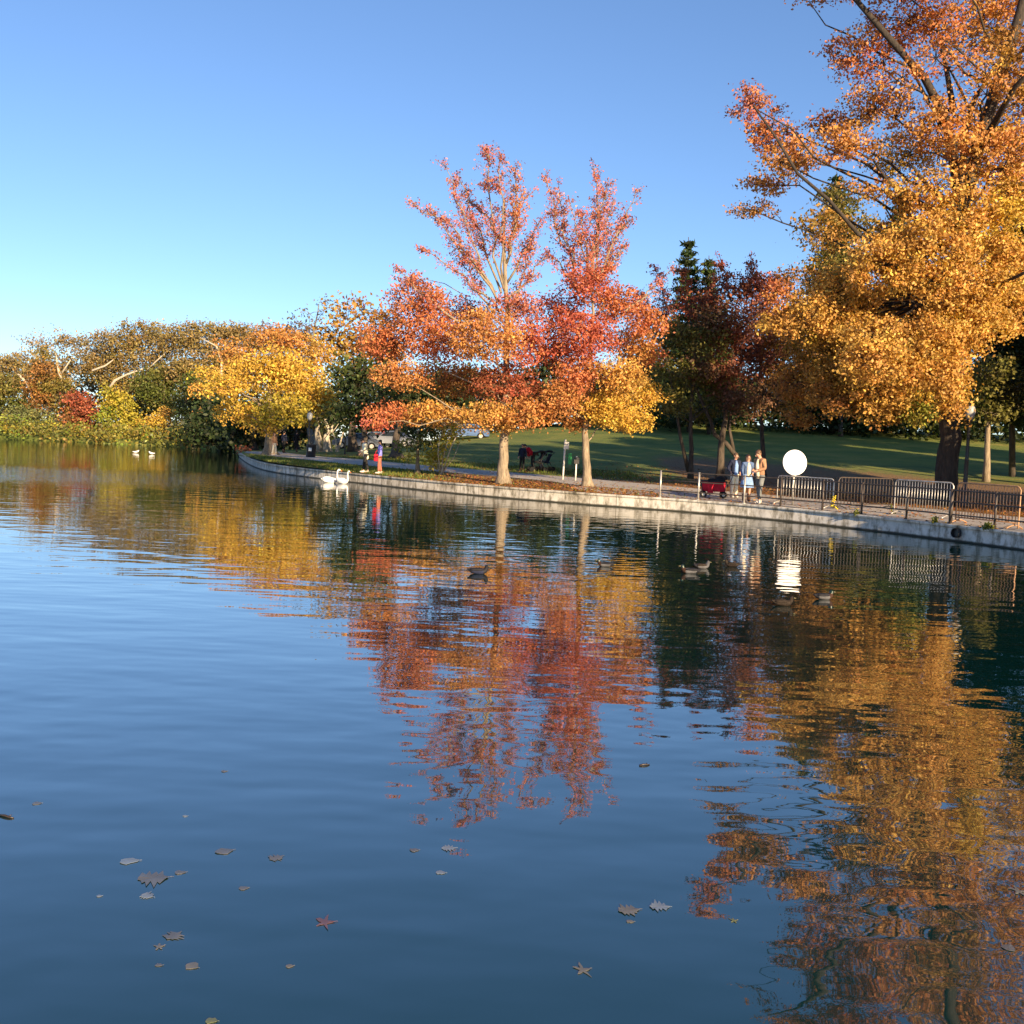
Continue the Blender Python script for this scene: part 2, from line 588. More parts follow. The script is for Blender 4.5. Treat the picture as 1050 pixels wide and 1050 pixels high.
def wall_material(name, stone):
    m, nt, b = node_mat(name)
    uv = N(nt, 'ShaderNodeUVMap')
    tc = N(nt, 'ShaderNodeTexCoord')
    n1 = N(nt, 'ShaderNodeTexNoise', Scale=1.4, Detail=8.0, Roughness=0.7)
    nt.links.new(tc.outputs['Object'], n1.inputs['Vector'])
    base = ramp(nt, n1.outputs['Fac'], [(0.28, (0.34, 0.32, 0.28)), (0.48, (0.58, 0.55, 0.48)), (0.7, (0.72, 0.69, 0.61))])
    # streaks run down the face
    mp = N(nt, 'ShaderNodeMapping')
    mp.inputs['Scale'].default_value = (2.2, 0.9, 1)
    nt.links.new(uv.outputs[0], mp.inputs['Vector'])
    n2 = N(nt, 'ShaderNodeTexNoise', Scale=1.6, Detail=6.0, Roughness=0.7)
    nt.links.new(mp.outputs[0], n2.inputs['Vector'])
    st = ramp(nt, n2.outputs['Fac'], [(0.33, (0.13, 0.12, 0.09)), (0.44, (0.55, 0.53, 0.48)), (0.54, (1, 1, 1))])
    mx = N(nt, 'ShaderNodeMixRGB', _blend_type='MULTIPLY', Fac=0.95)
    nt.links.new(base.outputs[0], mx.inputs[1])
    nt.links.new(st.outputs[0], mx.inputs[2])
    out = mx.outputs[0]
    if stone:
        br = N(nt, 'ShaderNodeTexBrick', Scale=1.0)
        br.inputs['Color1'].default_value = (1, 1, 1, 1)
        br.inputs['Color2'].default_value = (0.80, 0.77, 0.72, 1)
        br.inputs['Mortar'].default_value = (0.42, 0.39, 0.34, 1)
        br.inputs['Mortar Size'].default_value = 0.018
        br.inputs['Brick Width'].default_value = 1.1
        br.inputs['Row Height'].default_value = 0.6
        nt.links.new(uv.outputs[0], br.inputs['Vector'])
        m2 = N(nt, 'ShaderNodeMixRGB', _blend_type='MULTIPLY', Fac=0.9)
        nt.links.new(out, m2.inputs[1])
        nt.links.new(br.outputs[0], m2.inputs[2])
        out = m2.outputs[0]
    # wet algae band above the water line
    sp = N(nt, 'ShaderNodeSeparateXYZ')
    nt.links.new(uv.outputs[0], sp.inputs[0])
    n3 = N(nt, 'ShaderNodeTexNoise', Scale=3.0, Detail=5.0)
    nt.links.new(uv.outputs[0], n3.inputs['Vector'])
    sc = N(nt, 'ShaderNodeMath', _operation='MULTIPLY_ADD')
    sc.inputs[1].default_value = -0.06
    nt.links.new(n3.outputs['Fac'], sc.inputs[0])
    nt.links.new(sp.outputs['Y'], sc.inputs[2])
    band = ramp(nt, sc.outputs[0], [(0.0, (1, 1, 1)), (0.045, (0, 0, 0))])
    m3 = N(nt, 'ShaderNodeMixRGB')
    m3.inputs[2].default_value = (0.035, 0.034, 0.022, 1)
    nt.links.new(band.outputs[0], m3.inputs[0])
    nt.links.new(out, m3.inputs[1])
    nt.links.new(m3.outputs[0], b.inputs['Base Color'])
    b.inputs['Roughness'].default_value = 0.85
    bp = N(nt, 'ShaderNodeBump', Strength=0.5, Distance=0.03)
    nt.links.new(n1.outputs['Fac'], bp.inputs['Height'])
    nt.links.new(bp.outputs[0], b.inputs['Normal'])
    return m


i_split = min(range(len(WALL)), key=lambda i: (WALL[i] - on_z(640, 508, WALL_Z)).length)
STONE_M, CONC_M = wall_material('stone_wall', True), wall_material('concrete_wall', False)
PROF_BODY = [(0.03, -0.7), (0.03, WALL_Z - 0.09), (0.42, WALL_Z - 0.09)]
PROF_COPE = [(0.03, WALL_Z - 0.088), (0.0, WALL_Z - 0.08), (0.0, WALL_Z - 0.015), (0.015, WALL_Z), (0.40, WALL_Z + 0.005), (0.44, WALL_Z - 0.06)]
for nm, lab, pts, mt, end in (('stone_retaining_wall', 'long weathered stone block wall curving along the grassy lake edge under the red trees', WALL[:i_split + 1], STONE_M, 0),
                              ('concrete_retaining_wall', 'stained pale concrete wall along the water below the pipe railing and barriers', WALL[i_split:], CONC_M, 1)):
    root = empty(nm, (0, 0, 0), lab, 'wall')
    me, _, _ = wall_sweep(pts, PROF_BODY)
    link_mesh('wall_face', me, mt, root)
    me, _, _ = wall_sweep(pts, PROF_COPE)
    link_mesh('coping', me, mt, root)

# path
PATH_PX = [(262, 463.2), (284, 465.6), (319, 470.8), (353, 474.4), (440, 481.2), (491, 484.5), (528, 487.5), (580, 492.0), (640, 497.5), (690, 502.5), (740, 507.0), (800, 512.6), (877, 519.0), (976, 526.5), (1050, 535)]
_pp = [ground_at(x, y) for x, y in PATH_PX] + [Vector((17.2, 20, 0.5)), Vector((20.6, 9, 0.5))]
for _ in range(2):
    _pp = [_pp[0]] + [(_pp[i - 1] + 2 * _pp[i] + _pp[i + 1]) / 4 for i in range(1, len(_pp) - 1)] + [_pp[-1]]
PATH = catmull([Vector((p.x, p.y, 0)) for p in _pp], 0.7)


def path_sheet():
    m = len(PATH)
    P = np.array([(p.x, p.y) for p in PATH])
    T = np.gradient(P, axis=0)
    T /= np.linalg.norm(T, axis=1)[:, None]
    Nn = np.stack([-T[:, 1], T[:, 0]], 1)
    V = []
    ks = np.linspace(-1, 1, 9)
    for i in range(m):
        near = float(sstep(2.5, 8, P[i, 0]))
        w_in, w_out = 1.6 + 0.5 * near, 1.6 + 4.0 * near
        for k in ks:
            o = k * (w_in if k > 0 else w_out)
            x, y = P[i] + Nn[i] * o
            a = math.atan2(x, y)
            r = math.hypot(x, y)
            lim = float(shore_r(a)) + 0.43
            if r < lim:
                x, y = x * lim / r, y * lim / r
            V.append((x, y, gzf(x, y) + 0.018))
    k = len(ks)
    i = (np.arange(m - 1)[:, None] * k + np.arange(k - 1)[None, :]).ravel()
    q = np.stack([i, i + k, i + k + 1, i + 1], -1)
    return np_mesh('footpath', V, 4, q, True)


def path_material():
    m, nt, b = node_mat('footpath_paving')
    tc = N(nt, 'ShaderNodeTexCoord')
    n1 = N(nt, 'ShaderNodeTexNoise', Scale=0.8, Detail=8.0, Roughness=0.7)
    n2 = N(nt, 'ShaderNodeTexNoise', Scale=22.0, Detail=3.0)
    for n in (n1, n2):
        nt.links.new(tc.outputs['Object'], n.inputs['Vector'])
    c = ramp(nt, n1.outputs['Fac'], [(0.3, (0.30, 0.27, 0.24)), (0.5, (0.42, 0.38, 0.33)), (0.72, (0.50, 0.45, 0.38))])
    lf = ramp(nt, n2.outputs['Fac'], [(0.69, (0, 0, 0)), (0.73, (1, 1, 1))])
    mx = N(nt, 'ShaderNodeMixRGB')
    mx.inputs[2].default_value = (0.28, 0.15, 0.05, 1)
    nt.links.new(lf.outputs[0], mx.inputs[0])
    nt.links.new(c.outputs[0], mx.inputs[1])
    nt.links.new(mx.outputs[0], b.inputs['Base Color'])
    b.inputs['Roughness'].default_value = 0.9
    return m


tag(link_mesh('footpath', path_sheet(), path_material()), kind='structure')


#SECTION: vegetation
# ------------------------------------------------------------------ vegetation
PAL = {
    'R': (0.47, 0.120, 0.075), 'PR': (0.47, 0.160, 0.120), 'RO': (0.50, 0.175, 0.075), 'O': (0.52, 0.245, 0.080), 'OY': (0.57, 0.335, 0.085),
    'Y': (0.62, 0.41, 0.070), 'YG': (0.40, 0.34, 0.045), 'LG': (0.20, 0.26, 0.035), 'OB': (0.30, 0.145, 0.045), 'BY': (0.38, 0.22, 0.05),
    'OL': (0.17, 0.155, 0.038), 'DG': (0.035, 0.055, 0.018), 'G': (0.095, 0.125, 0.026), 'BR': (0.20, 0.12, 0.050), 'MR': (0.23, 0.085, 0.055),
    'MB': (0.20, 0.115, 0.062), 'GW': (0.17, 0.19, 0.075), 'RB': (0.34, 0.10, 0.055), 'DB': (0.055, 0.05, 0.022), 'BO': (0.28, 0.205, 0.075),
    'TW': (0.18, 0.145, 0.11),
}


def mix_jit(col, n, amt, palette, share):
    c = np.repeat(np.array(col)[None, :], n, 0)
    if palette:
        P = np.array([PAL[p] for p in palette])
        k = RNG.random((n, 1)) * share
        c = c * (1 - k) + P[RNG.integers(0, len(P), n)] * k
    v = np.exp(RNG.normal(0, amt, (n, 1)))
    w = np.exp(RNG.normal(0, amt * 0.35, (n, 3)))
    return c * v * w


def curve_pts(p0, p1, n, bow, rnd):
    p0, p1 = np.array(p0, float), np.array(p1, float)
    d = np.linalg.norm(p1 - p0)
    off = RNG.normal(0, rnd * d, 3)
    t = np.linspace(0, 1, n)[:, None]
    wv = np.sin(t * math.pi)
    pts = p0 + (p1 - p0) * t + wv * off + wv * np.array([0, 0, bow * d])
    pts[1:-1] += RNG.normal(0, 0.02 * d, (n - 2, 3))
    return pts


def grow_tree(name, label, cat, Y, base_px, blobs, leaf, trunk=None, trunk_r=0.2, bark='dark', shoots=(), palette=None, share=0.3,
              limbs=(), group=None, lai=3.4, tuft=3.0, tuft_n=15, twig=True, base_pt=None, twig_r=None, spread=0.9, fork=None, up=0.35, root_flare=1.7, droop=0.0, extra_trunks=(), limb_from=.3, taper=.86, limb_k=1.0):
    """blobs: (px, py, rx, ry, colour, density[, depth offset in m])"""
    global RNG
    RNG = np.random.default_rng(sum((i + 3) * ord(c) for i, c in enumerate(label)) % 99991)
    base = base_pt or base_at(base_px, Y)
    root = empty(name, base, label, cat, group)
    B = np.array(base)
    tb = Tubes(7)
    # trunk
    if trunk:
        tp = [at(x, y, Y) for x, y in trunk]
        tp[0] = Vector(base)
    else:
        cx = sum(b[0] for b in blobs) / len(blobs)
        cy = sum(b[1] for b in blobs) / len(blobs)
        top = at(0.4 * base_px + 0.6 * cx, cy - 0.35 * (max(b[1] + b[3] for b in blobs) - cy), Y)
        tp = [Vector(p) for p in curve_pts(base, top, 6, 0, 0.03)]
    TP = np.array([tuple(p) for p in tp]) - B
    # finer trunk
    fine = []
    for i in range(len(TP) - 1):
        for k in range(3):
            fine.append(TP[i] + (TP[i + 1] - TP[i]) * k / 3)
    fine.append(TP[-1])
    TPF = np.array(fine)
    TPF[1:-1] += RNG.normal(0, trunk_r * 0.10, (len(TPF) - 2, 3)) * np.array([1, 1, 0])
    hh = np.linspace(0, 1, len(TPF))
    TR = trunk_r * (1 - taper * hh ** 0.9)
    TR[0] *= root_flare
    TR[1] *= 1 + (root_flare - 1) * 0.22
    P0 = TPF.copy()
    P0[0, 2] -= 0.15
    tb.add(P0, TR, 10)
    for et in extra_trunks:
        ep = np.array([tuple(at(x, y, Y + et.get('dy', 0.0))) for x, y in et['pts']]) - B
        if et.get('ground'):
            g = base_at(et['pts'][0][0], Y + et.get('dy', 0.0))
            ep[0] = np.array(g) - B - np.array([0, 0, 0.1])
        tb.add(ep, np.linspace(et['r'], et['r'] * et.get('taper', 0.35), len(ep)), 8)
    for lp, r0 in limbs:
        q = np.array([tuple(at(x, y, Y + dy)) for x, y, dy in lp]) - B
        tb.add(q, np.linspace(r0, r0 * 0.3, len(q)), 7)
    leafC, leafS, leafK = [], [], []
    half = max(abs(b[0] - sum(q[0] for q in blobs) / len(blobs)) for b in blobs) * mpp(Y) if len(blobs) > 1 else blobs[0][2] * mpp(Y) * 0.5 if blobs else 1.0
    trad = leaf * tuft
    for b in blobs:
        px, py, rx, ry, ck, dn = b[:6]
        dy = b[6] if len(b) > 6 else RNG.uniform(-1, 1) * half * spread
        c = np.array(at(px, py, Y + dy)) - B
        k = mpp(Y + dy)
        ax = np.array([rx * k, 0.5 * (rx + ry) * k * 1.05, ry * k])
        area = math.pi * ax[0] * ax[2]
        nl = int(dn * lai * area / (0.30 * leaf * leaf))
        nt_ = max(3, nl // tuft_n)
        d = RNG.normal(size=(nt_, 3))
        d /= np.linalg.norm(d, axis=1)[:, None]
        rad = RNG.random((nt_, 1)) ** 0.42
        tc = c + d * rad * ax * 0.95
        # limb from the trunk into the blob
        j = int(np.argmin(np.linalg.norm(TPF - (c - np.array([0, 0, 0.5 * np.hypot(c[0], c[1])])), axis=1)))
        j = min(max(j, int(limb_from * len(TPF)), 1), len(TPF) - 1)
        lr = max(min(TR[j] * 0.40, trunk_r * 0.24) * limb_k, leaf * 0.10)
        lp = curve_pts(TPF[j], c, 7, 0.05, 0.06)
        if twig:
            tb.add(lp, np.linspace(lr, lr * 0.25, 7), 5)
            tr = twig_r or leaf * 0.075
            for q in range(0, nt_, max(1, nt_ // 26)):
                a = lp[2 + int(np.argmin(np.linalg.norm(lp[2:] - tc[q], axis=1)))]
                tb.add(curve_pts(a, tc[q], 4, 0.04, 0.06), np.linspace(tr, tr * 0.35, 4), 3)
        colT = mix_jit(PAL[ck], nt_, 0.16, palette, share)
        cnt = RNG.poisson(tuft_n, nt_)
        idx = np.repeat(np.arange(nt_), cnt)
        n = len(idx)
        g = RNG.normal(0, 0.5, (n, 3)) * np.array([1.0, 1.0, 0.62]) * trad * (0.7 + 0.6 * RNG.random((nt_, 1)))[idx]
        if droop:
            g[:, 2] -= np.abs(RNG.normal(0, droop, n))
        leafC.append(tc[idx] + g)
        leafS.append(leaf * RNG.uniform(0.6, 1.3, n))
        leafK.append(colT[idx] * np.exp(RNG.normal(0, 0.17, (n, 1))))
    for sh in shoots:
        x0, y0, x1, y1, w, ck, dn = sh[:7]
        dy0, dy1 = sh[7:9] if len(sh) > 7 else (0.0, RNG.uniform(-1, 1) * 1.6)
        a, e = np.array(at(x0, y0, Y + dy0)) - B, np.array(at(x1, y1, Y + dy1)) - B
        L = np.linalg.norm(e - a)
        main = curve_pts(a, e, 9, 0.0, 0.03)
        tb.add(main, np.linspace(0.055, 0.012, 9), 5)
        nside = int(L * 8.0)
        for q in range(nside):
            t = RNG.uniform(0.22, 1.0)
            f = t * 8
            i0 = min(int(f), 7)
            st = main[i0] + (main[i0 + 1] - main[i0]) * (f - i0)
            ln = w * mpp(Y) * RNG.uniform(0.35, 1.0) * (1.05 - 0.55 * t)
            az = RNG.uniform(0, 2 * math.pi)
            side = np.array([math.cos(az), math.sin(az), 0])
            en = st + side * ln * 0.8 + (e - a) / L * ln * 0.75
            tw = curve_pts(st, en, 4, 0.05, 0.05)
            tb.add(tw, np.linspace(0.014, 0.006, 4), 3)
            n = max(4, int(dn * 27 * (0.6 + ln)))
            tt = RNG.random(n) ** 0.7
            pc = st + (en - st) * tt[:, None] + RNG.normal(0, 0.065 + 0.06 * ln, (n, 3))
            leafC.append(pc)
            leafS.append(leaf * .86 * RNG.uniform(0.6, 1.25, n))
            leafK.append(mix_jit(mix_jit(PAL[ck], 1, 0.15, palette, share)[0], n, 0.22, None, 0))
    tb.build('trunk', BARK[bark], root)
    if leafC:
        leaf_cloud('crown', np.concatenate(leafC), np.concatenate(leafS), np.concatenate(leafK), root, up)
    return root


# --- hero maples on the lake edge
grow_tree('maple_tree', 'red and orange maple on the lake edge, its straight tan trunk nearest the stroller group', 'tree', 44.0, 516, [
    (430, 312, 36, 24, 'RO', .9), (395, 348, 30, 24, 'RO', .9), (450, 348, 44, 28, 'RO', .95), (500, 345, 40, 30, 'O', .9), (545, 350, 28, 26, 'R', .9),
    (408, 384, 36, 16, 'O', .8), (470, 390, 44, 20, 'OB', .7), (522, 395, 38, 24, 'RB', .85), (402, 424, 30, 12, 'RO', .8), (445, 424, 38, 14, 'OY', .9),
    (500, 428, 40, 16, 'OY', .95), (545, 425, 28, 18, 'O', .9), (383, 434, 15, 6, 'R', .8, -1.5), (420, 288, 16, 9, 'PR', .6), (480, 320, 30, 16, 'PR', .7), (530, 318, 26, 18, 'PR', .7)],
    0.12, trunk=[(516, 495), (516.5, 470), (517.5, 440), (519, 380), (520, 320), (518, 260), (517, 205)], trunk_r=0.26, bark='tan',
    shoots=[(512, 311, 455, 168, 22, 'PR', .8), (508, 300, 424, 208, 18, 'PR', .75), (518, 300, 500, 152, 26, 'PR', .9), (519, 290, 541, 200, 24, 'RO', .9),
            (512, 320, 432, 256, 18, 'PR', .7), (520, 310, 560, 262, 22, 'PR', .8), (517, 250, 478, 196, 16, 'PR', .7), (519, 270, 528, 172, 22, 'RO', .9),
            (470, 330, 408, 274, 14, 'PR', .9), (514, 300, 470, 182, 20, 'PR', .8), (516, 290, 515, 160, 20, 'PR', .9), (520, 290, 555, 225, 22, 'PR', .8), (510, 310, 440, 215, 18, 'PR', .8), (520, 330, 545, 240, 24, 'RO', 1.0), (505, 320, 470, 262, 18, 'R', .8)],
    palette=['R', 'O', 'OY', 'RO'], share=.35, up=.25, lai=4.0, tuft=3.3, tuft_n=26, limb_from=.34, limb_k=.7)
grow_tree('maple_tree', 'red maple with a golden yellow lower right side, on the lake edge beside the signpost', 'tree', 43.8, 603, [
    (603, 287, 28, 20, 'R', .8), (575, 318, 28, 22, 'R', .8), (632, 312, 32, 20, 'RO', .95), (662, 330, 26, 16, 'RO', .8), (602, 345, 36, 26, 'R', .95),
    (650, 355, 28, 18, 'O', .95), (572, 362, 26, 20, 'R', .85), (592, 386, 26, 22, 'RO', .8), (636, 384, 30, 18, 'OY', 1), (658, 404, 22, 16, 'Y', 1.1),
    (625, 418, 32, 20, 'Y', 1.1), (644, 432, 30, 12, 'Y', 1.1), (576, 410, 24, 18, 'O', .9), (668, 366, 16, 8, 'RO', .8), (592, 430, 18, 12, 'OB', .9)],
    0.12, trunk=[(604, 499), (602, 480), (600, 455), (600, 425), (605, 380), (608, 320), (603, 270)], trunk_r=0.21, bark='tan',
    shoots=[(600, 300, 558, 182, 20, 'PR', .8), (605, 290, 608, 170, 20, 'PR', .9), (612, 290, 652, 195, 16, 'PR', .7), (605, 300, 584, 208, 22, 'PR', .85),
            (610, 300, 642, 250, 18, 'RO', .8), (600, 310, 562, 258, 20, 'R', .8), (607, 290, 630, 205, 20, 'PR', .85), (604, 280, 596, 220, 24, 'R', .9), (640, 320, 690, 275, 16, 'PR', .8), (604, 300, 573, 190, 20, 'PR', .9), (608, 300, 622, 190, 20, 'PR', .9), (606, 300, 640, 222, 18, 'PR', .8)],
    palette=['R', 'O', 'RO', 'OY'], share=.28, up=.25, lai=4.0, tuft=3.3, tuft_n=26, limb_from=.34, limb_k=.7)
# --- the giant at the right
grow_tree('sweetgum_tree', 'huge golden orange tree with a thick dark trunk rising behind the steel barriers', 'tree', 40.0, 970, [
    (880, 62, 40, 30, 'RO', 0.46), (935, 22, 55, 30, 'RO', 0.50), (1000, 25, 48, 36, 'O', 0.56), (1042, 62, 36, 42, 'OB', 0.56), (898, 112, 46, 26, 'O', 0.53), (962, 130, 46, 26, 'O', 0.59),
    (1022, 130, 42, 30, 'OY', 0.43), (868, 150, 36, 20, 'O', 0.60), (930, 160, 46, 24, 'OY', 0.50), (1005, 178, 46, 22, 'OY', 0.35), (1048, 195, 30, 34, 'OY', 0.56),
    (768, 108, 20, 20, 'PR', 0.60), (790, 135, 24, 22, 'RO', 0.65), (815, 160, 26, 20, 'O', 0.70), (792, 190, 28, 14, 'O', 0.50), (772, 216, 24, 12, 'OB', 0.40), (955, 252, 56, 32, 'OY', 0.99), (908, 272, 46, 30, 'OY', 0.95), (1010, 262, 46, 34, 'Y', 0.99), (868, 300, 42, 28, 'OY', 0.60), (930, 318, 56, 34, 'OY', 1.10), (990, 330, 46, 36, 'OY', 1.10),
    (828, 322, 32, 26, 'OY', 0.60), (848, 360, 42, 26, 'BY', 0.90), (900, 372, 46, 26, 'OY', 1.00), (958, 380, 40, 28, 'OY', 1.10), (820, 392, 32, 22, 'OB', 0.85),
    (868, 410, 42, 20, 'OB', 0.90), (930, 408, 36, 18, 'Y', 1.00), (944, 424, 20, 13, 'LG', 1.00, -2.), (976, 402, 18, 20, 'OY', 1.00, -2.5), (818, 428, 22, 11, 'OB', 0.70),
    (800, 330, 22, 20, 'OY', 0.70), (795, 300, 18, 18, 'RO', 0.50), (900, -45, 70, 40, 'RO', 0.50), (985, -55, 80, 50, 'RO', 0.56), (1065, -10, 60, 60, 'O', 0.56), (1095, 100, 60, 70, 'O', 0.56), (1100, 220, 55, 60, 'OY', 0.56),
    (830, 2, 30, 6, 'RO', 0.25), (960, 196, 40, 22, 'OY', 0.35, -3.), (1000, 152, 40, 22, 'O', 0.56, -3.), (1035, 160, 34, 28, 'O', 0.56, -3.), (985, 228, 40, 18, 'OY', 0.50, -3.5), (1020, 222, 36, 22, 'Y', 0.62, -3.),
    (960, 60, 40, 24, 'RO', 0.19, -2.), (1010, 80, 40, 26, 'O', 0.22, -3.), (925, 80, 34, 20, 'O', 0.19, -2.), (800, 165, 24, 14, 'O', 0.50), (845, 130, 24, 16, 'RO', 0.50), (900, 345, 44, 20, 'OY', 1.00, -2.5), (862, 335, 40, 20, 'OY', 0.90, -1.), (945, 352, 44, 20, 'OY', 1.00, -3.), (862, 385, 40, 18, 'BY', 0.90, -1.), (1000, 292, 44, 22, 'OY', 0.90, -3.),
    (905, 405, 34, 18, 'OY', 0.90, -2.), (905, 425, 30, 12, 'BY', 0.90, -1.),
    (1035, 312, 30, 34, 'OY', .9, -1.), (926, 204, 34, 18, 'OY', .55, -2.5), (888, 192, 32, 14, 'O', .25, -1.5), (858, 248, 28, 14, 'OB', .2, -.5), (903, 238, 34, 16, 'OY', .35, -1.5), (842, 280, 30, 16, 'BY', .4, 0.), (985, 215, 40, 20, 'OY', .7, -3.),
    (868, 318, 36, 22, 'OY', .5, -1.), (1040, 262, 30, 26, 'OY', .9, -2.), (960, 345, 44, 26, 'OY', .9, -3.), (975, 425, 16, 12, 'OY', .8, -2.5), (835, 340, 26, 20, 'BY', .7, -.5), (965, 290, 40, 24, 'OY', .9, -3.5)],
    0.13, trunk=[(970, 500), (972, 465), (976, 420), (980, 330), (983, 270), (985, 222), (1000, 160), (1020, 90), (1045, 20), (1055, -40)], trunk_r=0.43, bark='black', root_flare=1.2, lai=4.3, tuft=3.1, tuft_n=36, twig_r=.022, limb_from=.36, limb_k=.7, taper=.62,
    limbs=[([(985, 222, 0), (978, 160, -1), (968, 118, -1), (948, 80, -1.5), (909, 36, -2), (878, 0, -2), (850, -30, -2)], .21), ([(985, 215, 0), (955, 195, -1.5), (935, 170, -3)], .15),
           ([(985, 222, 0), (990, 130, 1), (1000, 100, 1), (1038, 46, 2)], .18), ([(978, 115, 0), (970, 68, 0), (960, 20, 1)], .13), ([(1000, 160, 0), (1040, 90, -3), (1070, 60, -4)], .15),
           ([(980, 330, 0), (925, 262, -2), (880, 240, -2.5), (850, 205, -3), (818, 178, -3.5), (795, 140, -3), (772, 108, -3)], .10), ([(982, 300, 0), (1030, 290, -3), (1070, 270, -5)], .12)],
    palette=['OY', 'O', 'Y', 'OY', 'BY'], share=.4, up=.3, spread=.55)
# --- shaded trees on the lawn behind the railing
grow_tree('young_oak', 'dark olive tree with twin thin stems on the lawn left of the red wagon', 'tree', 54.0, 708, [
    (690, 345, 26, 22, 'OL', .7), (725, 350, 28, 24, 'OL', .75), (700, 385, 28, 22, 'OL', .9), (732, 390, 24, 22, 'OL', .9), (690, 412, 20, 14, 'OL', .9), (720, 420, 26, 14, 'OL', .9), (748, 405, 18, 18, 'DB', .9), (672, 330, 20, 18, 'RB', .5), (705, 310, 22, 16, 'RB', .45), (735, 330, 22, 20, 'MB', .6), (670, 375, 18, 20, 'OL', .6)],
    .17, trunk=[(708, 491), (709, 460), (708, 420), (712, 370), (715, 330)], trunk_r=.15, root_flare=1.3, extra_trunks=[{'pts': [(706, 484), (698, 450), (692, 410), (682, 360)], 'r': .11}],
    shoots=[(700, 345, 672, 275, 18, 'PR', .6), (710, 345, 700, 280, 20, 'RB', .7), (715, 340, 735, 285, 20, 'RB', .7), (690, 340, 655, 300, 16, 'PR', .6)], palette=['OL', 'MB', 'DB'], lai=3)
grow_tree('maroon_maple', 'dark maroon tree with a leaning side branch on the lawn behind the three people', 'tree', 54.5, 738, [
    (745, 300, 24, 20, 'MR', .8), (765, 330, 28, 24, 'MR', .8), (740, 345, 26, 24, 'RB', .7), (770, 370, 28, 24, 'MR', .9), (745, 385, 26, 22, 'MR', .9), (760, 412, 30, 16, 'MB', .9), (775, 295, 20, 18, 'RB', .7), (728, 320, 20, 18, 'MR', .6), (785, 320, 20, 20, 'MR', .7), (720, 375, 20, 20, 'MB', .7), (790, 345, 18, 20, 'OB', .7)],
    .17, trunk=[(738, 490), (740, 455), (744, 420), (750, 370), (755, 310)], trunk_r=.22, root_flare=1.3, extra_trunks=[{'pts': [(757, 470), (744, 454), (733, 446), (728, 430), (712, 395), (690, 365), (668, 345)], 'r': .13}, {'pts': [(752, 462), (748, 440), (750, 410)], 'r': .1}],
    shoots=[(750, 310, 738, 262, 18, 'RB', .8), (765, 310, 772, 266, 18, 'RB', .8)], palette=['MR', 'RB', 'MB'], lai=3)
grow_tree('slim_maple', 'slim dark trunked tree with rusty leaves just left of the white disc', 'tree', 57.0, 783, [
    (785, 300, 22, 20, 'RB', .8), (795, 335, 24, 22, 'MR', .8), (778, 360, 22, 24, 'MB', .8), (800, 385, 26, 20, 'OB', .85), (782, 405, 20, 16, 'MB', .8), (800, 415, 18, 12, 'BY', .7), (808, 290, 18, 16, 'OB', .6), (812, 320, 18, 18, 'RB', .7), (812, 355, 20, 18, 'OB', .8)],
    .17, trunk=[(783, 484), (782, 455), (780, 420), (779, 380), (783, 310)], trunk_r=.16, root_flare=1.3, palette=['MR', 'OB', 'MB'], lai=3)


def conifer(label, Y, bx, top, bot, w, leaf, col='DG', pal=('DG', 'G'), name='spruce_tree'):
    base = base_at(bx, Y)
    root = empty(name, base, label, 'tree')
    B = np.array(base)
    t = np.array(at(bx, top, Y)) - B
    H = t[2]
    zb = (np.array(at(bx, bot, Y)) - B)[2]
    tb = Tubes(7)
    tb.add(np.linspace((0, 0, -.1), t, 8), np.linspace(.2, .03, 8), 8)
    C, Sz, K = [], [], []
    nw = int((H - zb) / (1.5 * leaf))
    for i in range(nw):
        f = i / nw
        z = zb + (H - zb) * f
        Rr = w * mpp(Y) * (1 - f) ** 0.95 * RNG.uniform(.6, 1.25) + .25
        nb = 7 if f < .8 else 5
        a0 = RNG.uniform(0, 6.28)
        for b in range(nb):
            az = a0 + b * 6.283 / nb + RNG.normal(0, .2)
            rr = Rr * RNG.uniform(.7, 1.1)
            st = t * (z / H)
            en = st + np.array([math.cos(az) * rr, math.sin(az) * rr, rr * (.25 - .45 * (1 - f)) + .25 * f])
            tb.add(curve_pts(st, en, 4, .06, .02), np.linspace(.035, .01, 4), 3)
            n = int(12 + 30 * rr)
            q = RNG.random(n) ** .75
            pc = st + (en - st) * q[:, None] + RNG.normal(0, 1, (n, 3)) * np.array([.4, .4, .2]) * leaf * (.8 + .3 * rr)
            pc[:, 2] -= np.abs(RNG.normal(0, .12, n))
            C.append(pc)
            Sz.append(leaf * RNG.uniform(.7, 1.4, n))
            K.append(mix_jit(mix_jit(PAL[col], 1, .2, pal, .6)[0], n, .2, None, 0))
    tb.build('trunk', BARK['dark'], root)
    leaf_cloud('crown', np.concatenate(C), np.concatenate(Sz), np.concatenate(K), root, .2, aspect=.3)
    return root


